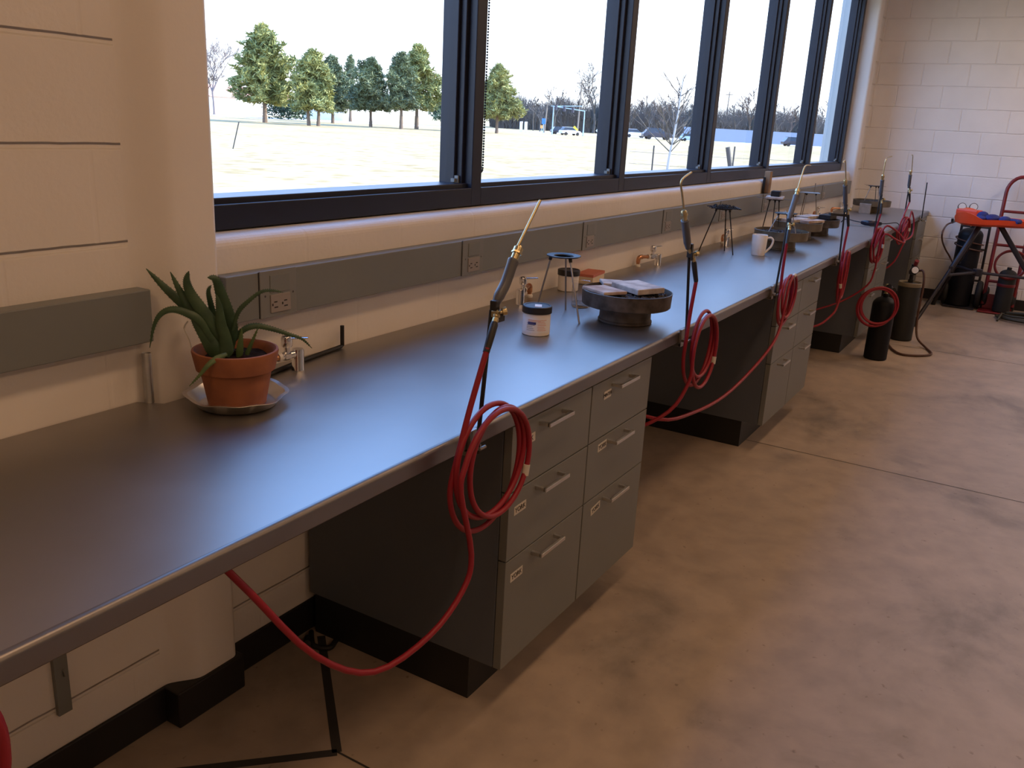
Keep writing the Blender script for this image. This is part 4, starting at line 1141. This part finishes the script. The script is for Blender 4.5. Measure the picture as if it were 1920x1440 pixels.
mb.tube(smooth_path(P, 3), .009, seg=8); tag(obj('coiled_hose', mb, M['dolly']), 'dark red hose coil hanging on the hand truck', 'hose')
mb = MB(); P = []
rng = random.Random(11)
for k in range(90):
    a = 2*math.pi*k/18; R_ = .26+.05*math.sin(k*.31)+.02*math.sin(k*.77)
    P.append(Vector((9.06+R_*.55*math.cos(a), -1.78+R_*math.sin(a), .014+.05*(.5+.5*math.sin(a*1+k*.05))*(k/90)+.016*(k/30))))
mb.tube(smooth_path(P[:88], 2), .010, seg=8)
P = smooth_path([P[3], (8.98, -1.52, .06), (8.86, -1.50, .012)], 5); mb.tube(P, .010, seg=8)
tag(obj('floor_hose', mb, M['greenhose']), 'olive hose coiled loosely on the floor in front of the hand truck', 'hose')

# ------------------------------------------------------------------ outdoors
GZ = -.15
mb = MB().add([(-400, .35, GZ), (900, .35, GZ), (900, 900, GZ), (-400, 900, GZ)], [(0,1,2,3)])
struct('lawn', mb, M['field'], 'wide sunlit field of pale dormant grass outside the windows')
mb = MB(); ra, rb_ = Vector((60, 150, GZ+.02)), Vector((165, 2, GZ+.02)); rd = (rb_-ra).normalized(); rn = Vector((-rd.y, rd.x, 0))
if rn.x < 0: rn = -rn
mb.add([ra-rd*40, rb_+rd*80, rb_+rd*80+rn*16, ra-rd*40+rn*16], [(0,1,2,3)])
struct('road', mb, M['road'], 'pale road running behind the field')
mb = MB().cyl((10.72, .50, GZ), (10.72, .50, 3.6), .155, seg=32); struct('pillar', mb, M['column'], 'round pale outside column seen through the last window pane')

def pine(base, H, W, label, seed, m_='pine', trunks=((0, 0),), clear=.16, dens=1.0):
    rng = random.Random(seed)
    bx, by = base
    t = thing('pine_tree', label, 'tree', (bx, by, GZ), 'pines across the field')
    for (dx, lean) in trunks:
        tr = MB(); px, py = bx+dx*.5, by-dx*.86
        tr.tube(smooth_path([(px, py, GZ), (px+lean*.3, py, GZ+H*.3), (bx+(px-bx)*.4, by, GZ+H*.9)], 5), [max(.027*H*(1-i/11*.85), .03) for i in range(11)], seg=8)
        obj('trunk', tr, M['bark'], t)
    mb = MB()
    nb = int(112*dens)
    lob = [rng.uniform(0, 6.28) for _ in range(4)]
    for b in range(nb):
        q = (b+rng.random())/nb                       # 0 at the lowest branch, 1 at the top
        z0 = H*(clear + (1-clear-.03)*q)
        prof = (1-q)**.58*(.62+.38*min(1, q*5+.35))
        a = b*2.399+rng.uniform(-.4, .4)
        L = W*prof*(1+.22*math.sin(a*2+lob[0]+q*6)+.16*math.sin(a*3+lob[1]+q*11))*rng.uniform(.72, 1.12)
        L = max(L, .12)
        ncl = max(3, int(9*L/W+2))
        for c in range(ncl):
            s_ = .25+.75*(c+rng.random()*.8)/ncl
            p = Vector((bx+L*s_*math.cos(a)+rng.uniform(-.25, .25), by+L*s_*math.sin(a)+rng.uniform(-.25, .25), GZ+z0+L*s_*rng.uniform(.02, .28)-.1*s_*L*(1-q)))
            R = rng.uniform(.30, .66)*min(1.15, .55+.16*W)*(1.0 if q < .9 else .75)
            for k in range(17):
                d = Vector((rng.gauss(0, 1), rng.gauss(0, 1), rng.gauss(.35, .8)))
                if d.length < .1: continue
                d.normalize(); e = d.cross(Vector((rng.gauss(0, 1), rng.gauss(0, 1), rng.gauss(0, 1))))
                if e.length < .05: continue
                e.normalize(); o_ = p+Vector((rng.uniform(-.22, .22), rng.uniform(-.22, .22), rng.uniform(-.15, .15)))
                mb.add([o_-e*.10*R*1.6, o_+e*.10*R*1.6, o_+d*R], [(0,1,2)])
    o = obj('needles', mb, M[m_], t, label='pine needle clusters')
    return t
pine(*((70.96, 72.91), 10.18, 4.08), 'tallest sunlit pine, left in the row beyond the field', 1, 'pine', clear=.20, dens=1.25)
pine(*((70.88, 65.70), 7.67, 2.69), 'yellow-green twin-trunked pine, second from left in the row', 2, 'pine', trunks=((-.5, -.2), (.5, .2)), clear=.20)
pine(*((92.58, 82.83), 8.74, 3.17), 'dark pine standing behind the yellow-green twin-trunked pine', 3, 'pine2', clear=.18)
pine(*((116.85, 101.04), 10.79, 2.69), 'thin pale pine top rising behind the dark round pines', 4, 'pine2', clear=.2, dens=.55)
pine(*((83.92, 68.93), 7.89, 2.86), 'dark round bluish pine in the middle of the row', 5, 'pine2', clear=.24, dens=1.15)
pine(*((82.81, 63.47), 8.47, 2.21), 'dark upright pine, left one of the close pair beside the mullion', 6, 'pine2', clear=.26)
pine(*((88.54, 65.61), 9.85, 3.51), 'tall airy pine, right one of the close pair beside the mullion', 7, 'pine', clear=.24)
pine(*((125.74, 86.58), 5.98, 4.14), 'low pine partly hidden behind the first dark mullion', 8, 'pine2', clear=.18, dens=.8)
pine(*((93.39, 57.12), 8.07, 2.99), 'sunlit pine standing alone right of the first mullion', 9, 'pine', clear=.22)

def bare_tree(base, H, label, seed, m_='twig', spread=.55, depth=6, rmin=.04, group='bare trees beyond the field', thick=.018, first=.3):
    rng = random.Random(seed)
    t = thing('bare_tree', label, 'tree', (base[0], base[1], GZ), group)
    tr, br = MB(), MB()
    def grow(p, d, L, r, lev):
        q = p+d*L*.5+Vector((rng.uniform(-1, 1), rng.uniform(-1, 1), 0))*L*.05; e = p+d*L
        (tr if lev == 0 else br).tube([p, q, e], [r, r*.85, r*.7], seg=6 if lev < 2 else 3, caps=False)
        if lev >= depth: return
        n = 2 if lev else 3
        if lev > 1 and rng.random() < .5: n += 1
        for k in range(n):
            ax = Vector((rng.gauss(0, 1), rng.gauss(0, 1), rng.gauss(0, .35))).normalized()
            nd = (d + ax*spread*rng.uniform(.7, 1.3)+Vector((0, 0, .12))).normalized()
            s_ = q if (k == 0 and lev) else e
            grow(s_, nd, L*rng.uniform(.62, .84), max(r*.66, rmin), lev+1)
    grow(Vector((base[0], base[1], GZ)), Vector((rng.uniform(-.05, .05), rng.uniform(-.05, .05), 1)).normalized(), H*first, H*thick, 0)
    obj('trunk', tr, M[m_], t); obj('branches', br, M[m_], t)
    return t
B = 'bare trees beyond the field'
bare_tree(((102.32, 117.42), 14.20, 2.62)[0], ((102.32, 117.42), 11.82, 2.62)[1], 'pinkish bare tree at the left edge of the first pane', 21, 'twig3', first=.30, depth=8, rmin=.02)
bare_tree(((78.50, 91.29), 10.07, 2.03)[0], ((78.50, 91.29), 8.22, 2.03)[1], 'bare tree half hidden by the near jamb', 22, 'twig3', first=.30, depth=8, rmin=.02)
bare_tree(((155.03, 74.32), 12.57, 4.05)[0], ((155.03, 74.32), 11.92, 4.05)[1], 'tall spreading bare tree left of the second mullion', 23, 'twig', spread=.78, first=.30, thick=.02, depth=8, rmin=.022)
bare_tree(((158.87, 79.35), 7.75, 4.18)[0], ((158.87, 79.35), 7.75, 4.18)[1], 'smaller dark bare tree beside the tall spreading one', 24, 'twig', spread=.6)
FAR = [(1000,247,186), (1040,247,196), (1146,253,190), (1180,252,182), (1212,253,178), (1240,254,176), (1268,256,170), (1296,256,178), (1318,257,188), (1350,259,190), (1376,260,188),
       (1402,261,192), (1426,262,196), (1452,262,200), (1478,263,196), (1506,264,185), (1526,265,160), (1545,266,150)]
CH = ['second pane', 'second pane', 'third pane', 'third pane', 'third pane', 'third pane', 'third pane', 'third pane', 'third mullion', 'fourth pane', 'fourth pane', 'fourth pane', 'fourth mullion', 'fifth pane', 'fifth pane', 'fifth mullion', 'last pane', 'last pane']
PR = [bare_tree(((132.10, 72.98), 5.18, 3.57)[0], ((132.10, 72.98), 5.18, 3.57)[1], 'grey bare tree in the winter woods beyond the road', 31, 'twig', spread=.6, depth=6),]
PR.append(bare_tree(((157.16, 71.08), 6.37, 4.05)[0], ((157.16, 71.08), 6.94, 4.05)[1], 'grey bare tree in the winter woods beyond the road', 32, 'twig', spread=.66, depth=6, thick=.02))
PR.append(bare_tree(((180.16, 74.86), 7.92, 4.56)[0], ((180.16, 74.86), 8.45, 4.56)[1], 'grey bare tree in the winter woods beyond the road', 33, 'twig2', spread=.58, depth=6))
FARP = [(139.6, 78.6, 5.2), (141.5, 75.3, 4.8), (146.8, 66.3, 5.9), (148.2, 63.8, 6.6), (149.9, 60.9, 6.9), (151.1, 58.7, 7.2), (152.4, 56.6, 7.9), (153.7, 54.3, 7.3), (154.8, 52.5, 6.5), (156.3, 49.9, 6.7), (157.5, 47.8, 7.0), (158.7, 45.6, 6.8), (159.9, 43.7, 6.5), (161.1, 41.5, 6.3), (162.3, 39.4, 6.9), (163.7, 37.1, 8.3), (164.6, 35.5, 10.0), (165.5, 33.9, 11.0)]
rng = random.Random(5)
for i, (x, y, h) in enumerate(FARP):
    src = PR[i % 3]
    c = copy_tree(src)
    c.location = (x, y, GZ); c.rotation_euler = (0, 0, rng.uniform(0, 6.28)); s_ = rng.uniform(.9, 1.2); c.scale = (s_, s_, s_*rng.uniform(.85, 1.1))
for o in PR: o['group'] = 'bare trees of the winter woods'
for o in list(COL.objects):
    if o.name.startswith('bare_tree.') and o.get('label', '').startswith('grey bare tree'): o['group'] = 'bare trees of the winter woods'
# brushy undergrowth belt behind the road and low evergreens in it
mb = MB(); rng = random.Random(8)
for k in range(34000):
    q = rng.random()
    a = Vector((148.4, 92.0, 0)).lerp(Vector((183.0, 32.2, 0)), q)
    p = a + rn*rng.uniform(0, 26)
    h = rng.uniform(2.0, 8.0)*(.7+.3*math.sin(q*23)**2)
    dx, dy = rng.gauss(0, .35), rng.gauss(0, .35); w = rng.uniform(.08, .2)
    b_ = Vector((p.x, p.y, GZ)); tp = b_+Vector((dx*h*.5, dy*h*.5, h)); mid = b_.lerp(tp, .45)
    mb.add([b_+rd*-w*.4, b_+rd*w*.4, tp], [(0,1,2)])
    mb.add([mid+rd*-w, mid+rd*w*.6, mid+Vector((rng.gauss(0, .5), rng.gauss(0, .5), rng.uniform(.3, 1.2)))], [(0,1,2)])
o = obj('treeline', mb, M['brush'], kind='stuff'); tag(o, 'grey-brown winter brush along the far side of the road', 'brush')
mb = MB(); rng = random.Random(9)
a0 = Vector((*((100.05, 98.62), 1.85, 0.81)[0], GZ)); 
for k in range(2600):
    p = a0 + Vector((rng.uniform(-1, 1)*2.4, -rng.uniform(-1, 1)*3.0, 0)); p.z = GZ+2.3*abs(rng.random())**.6
    d = Vector((rng.gauss(0, 1), rng.gauss(0, 1), rng.gauss(.4, 1))).normalized(); e = d.orthogonal().normalized()
    mb.add([p-e*.12, p+e*.12, p+d*.5], [(0,1,2)])
o = obj('evergreen_hedge', mb, M['shrub']); tag(o, 'low dark evergreen hedge between the pine trunks', 'hedge')

# houses behind the pines
def house(base, w, d, h, rz, label, roof=True):
    t = thing('white_house', label, 'house', (base[0], base[1], GZ)); t.rotation_euler = (0, 0, rz)
    obj('walls', MB().box2((-w/2, -d/2, 0), (w/2, d/2, h)), M['bldwhite'], t, world=False)
    rf = MB().prism([(-d/2-.4, h), (d/2+.4, h), (0, h+d*.22)], 'x', -w/2-.4, w/2+.4); obj('roof', rf, M['bldroof'], t, world=False)
    obj('door', MB().box2((-.5, -d/2-.04, 0), (.5, -d/2+.02, 2.1)), M['signwhite'], t, world=False)
    return t
house((127.13, 138.86), 26, 10, 3.0, .1, 'long low white house with a salmon roof behind the tall left pine')
house((131.68, 113.68), 18, 9, 2.8, .1, 'white house half hidden behind the middle pines')
mb = MB().box((148.17, 39.36, .85), (30, .4, 2.0), rz=-.75); tag(obj('white_fence', mb, M['whitefence']), 'long pale blue-white fence beyond the road in the fourth and fifth panes', 'fence')

# vehicles on the road
def car(loc, rz, paint, label, s_=.8):
    t = thing('car', label, 'car', (loc[0], loc[1], GZ+.02), 'vehicles on the road'); t.rotation_euler = (0, 0, rz); t.scale = (s_, s_, s_)
    prof = [(-2.2, .35), (-2.25, .75), (-2.1, .98), (-1.0, 1.05), (-.9, 1.06), (1.15, 1.02), (2.0, .88), (2.22, .7), (2.22, .35)]
    obj('car_body', MB().prism(prof, 'y', -.88, .88), paint, t, bevel=.08, world=False)
    cab = MB(); a = [(-1.95, 1.0), (-1.5, 1.62), (.25, 1.62), (1.1, 1.02)]
    vs = [(x, -.84+.14*(z > 1.2), z) for x, z in a]+[(x, .84-.14*(z > 1.2), z) for x, z in a]
    cab.add(vs, [(0,1,2,3), (7,6,5,4), (0,4,5,1), (1,5,6,2), (2,6,7,3)]); obj('cabin_glass', cab, M['carglass'], t, bevel=.04, world=False)
    obj('car_roof', MB().box((-.62, 0, 1.635), (1.8, 1.38, .05)), paint, t, bevel=.02, world=False)
    for x in (-1.35, 1.4):
        for y in (-.82, .82):
            obj('wheel', MB().cyl((x, y-.1, .33), (x, y+.1, .33), .33, seg=20), M['tyre'], t, world=False)
    return t
RZ = math.atan2(rd.y, rd.x)
car((111.58, 56.60), RZ+.35, M['carwhite'], 'white car on the road under the traffic signals', .66)
car((116.06, 60.52), RZ+.15, M['cardark'], 'dark car just left of the white car under the traffic signals', .62)
car((129.88, 54.79), RZ, M['carwhite'], 'white car on the road just right of the second mullion', .75)
car((121.10, 47.58), RZ, M['cardark'], 'dark car on the road, left of the white sapling', .95)
car((124.78, 44.05), RZ+.1, M['carblue'], 'pale blue car on the road right of the white sapling', .65)
car((134.91, 31.65), RZ, M['cardark'], 'dark car before the long pale fence', .8)

# signals, poles and signs
def pole(base, h, r, m_, label, name='utility_pole', cat='pole', lean=0):
    t = thing(name, label, cat, (base[0], base[1], GZ)); obj('pole_shaft', MB().tube([(base[0], base[1], GZ), (base[0]+lean*.5, base[1]-lean*.86, GZ+h)], [r, r*.7], seg=8), m_, t); return t
t = pole((111.51, 59.35), 3.85, .10, M['pole'], 'pale blue signal pole with a long arm, left of the pair', 'signal_pole')
e = Vector((*(111.51, 59.35), GZ+3.85-.1)); obj('signal_arm', MB().tube([e, e+Vector((3.0, -3.0, .25))], [.07, .04], seg=6), M['pole'], t)
t = pole((114.11, 55.81), 3.44, .10, M['pole'], 'pale blue signal pole, right of the pair', 'signal_pole')
e = Vector((*(114.11, 55.81), GZ+3.44-.1)); obj('signal_arm', MB().tube([e, e+Vector((-3.3, 3.6, .45))], [.07, .04], seg=6), M['pole'], t)
for k in (.35, .6, .85): obj('signal_head', MB().box(e+Vector((-3.3, 3.6, .45))*k+Vector((0, 0, -.1)), (.3, .3, .7)), M['cardark'], t)
for pb, ph, lab, ln in (((122.55, 66.82), 4.48, 'tall thin utility pole behind the left signal pole', .3), ((126.93, 63.31), 8.08, 'tall utility pole beside the large bare tree', .2), ((177.53, 56.26), 9.17, 'utility pole standing in the fourth pane', .2)):
    t = pole(pb, ph, .14, M['polewood'], lab, lean=ln)  # these are wooden utility poles carrying cross arms
    obj('cross_arm', MB().box((pb[0]+ln*.5, pb[1]-ln*.86, GZ+ph*.94), (1.6, .12, .14), rz=-.9), M['polewood'], t)
def sign(base, h, m_, label, w=.8, hh=.9, rz=-.9, tilt=0):
    t = thing('road_sign', label, 'sign', (base[0], base[1], GZ))
    obj('sign_post', MB().tube([(base[0], base[1], GZ), (base[0], base[1], GZ+h)], .05, seg=6), M['pole'], t)
    R = Matrix.Rotation(rz, 3, 'Z') @ Matrix.Rotation(tilt, 3, 'Y')
    obj('sign_panel', MB().box((base[0]-.06, base[1]-.06, GZ+h-hh*.3), (w, .05, hh), M=R), m_, t)
sign((116.35, 63.53), 1.95, M['signblue'], 'blue road sign left of the signal poles', .55, .8)
sign((120.82, 66.32), 1.02, M['signorange'], 'small orange sign below the blue road sign', .45, .45)
sign((113.94, 57.16), 1.01, M['signyellow'], 'yellow diamond sign between the signal poles', .8, .8, tilt=.785)
sign((118.29, 55.33), 1.04, M['signwhite'], 'white diamond sign before the second mullion', .8, .8, tilt=.785)
t = thing('gate_post', 'pair of short white posts at the far field edge', 'post', ((120.51, 69.36)[0], (120.51, 69.36)[1], GZ))
for k in (-.45, .45): obj('post', MB().box(((120.51, 69.36)[0]+k*.4, (120.51, 69.36)[1]-k*.7, GZ+.75), (.32, .32, 1.5)), M['bldwhite'], t)

# near field: sapling, steel posts and wire, leaning posts
rng = random.Random(14)
sb = Vector((*(22.36, 7.04), GZ)); t = thing('sapling', 'slender sun-whitened bare sapling in front of the third pane', 'tree', sb)
tr = MB(); lean = Vector((.11, -.19, 0)); hS = 2.99
sp = smooth_path([sb, sb+Vector((0,0,hS*.3))+lean*.35*hS*.1, sb+Vector((0,0,hS*.65))+lean*.2*hS, sb+Vector((0,0,hS))+lean*.45*hS*.6], 6)
tr.tube(sp, [.055*(1-i/19*.85) for i in range(len(sp))], seg=8); obj('trunk', tr, M['palewood'], t)
br = MB()
for k in range(30):
    q = rng.uniform(.42, .94); p = sp[int(q*(len(sp)-1))]
    a = rng.uniform(0, 6.28); d = Vector((math.cos(a)*.8, math.sin(a)*.8, rng.uniform(.5, 1.1))).normalized(); L = rng.uniform(.5, 1.25)*(1.25-q)*1.5
    br.tube([p, p+d*L*.5, p+d*L+Vector((0,0,L*.12))], [.014, .011, .007], seg=4)
    for _ in range(5):
        e = p+d*L*rng.uniform(.3, 1); d2 = (d+Vector((rng.gauss(0, .5), rng.gauss(0, .5), rng.gauss(.2, .3)))).normalized(); br.tube([e, e+d2*L*.45], [.008, .005], seg=3)
obj('branches', br, M['twig'], t)
def stake(base, h, r, m_, label, lean=(0, 0), name='fence_post', cat='post', group=None):
    b_ = Vector((*base, GZ)); o = obj(name, MB().tube([b_, b_+Vector((lean[0], lean[1], h))], r, seg=8), m_); tag(o, label, cat, group); return o
stake((24.96, 26.39), 1.04, .022, M['tpost'], 'thin dark stake leaning in the field in the first pane', lean=(.14, -.24))
stake((22.21, 7.41), 1.21, .022, M['tpost'], 'thin steel fence post left of the white sapling')
stake((22.54, 6.56), 1.25, .022, M['tpost'], 'thin steel fence post right of the white sapling')
stake((22.91, 5.47), 1.30, .022, M['tpost'], 'thin steel fence post in the fourth pane')
stake((19.15, 4.11), 1.34, .05, M['tpost'], 'thick dark post leaning left in the fourth pane', lean=(-.17, .29))
a, b_ = Vector((*(22.21, 7.41), GZ)), Vector((*(22.91, 5.47), GZ))
for k, q in enumerate((.35, .6, .85)):
    wz = q*1.21
    d = (b_-a)
    o = obj('fence_wire', MB().tube([a-d*.3+Vector((0,0,wz)), a+d*.5+Vector((0,0,wz-.02)), b_+d*1.0+Vector((0,0,wz))], .004, seg=4), M['wire']); tag(o, ['lowest', 'middle', 'top'][k]+' wire strung between the thin steel fence posts', 'wire', 'fence wires')
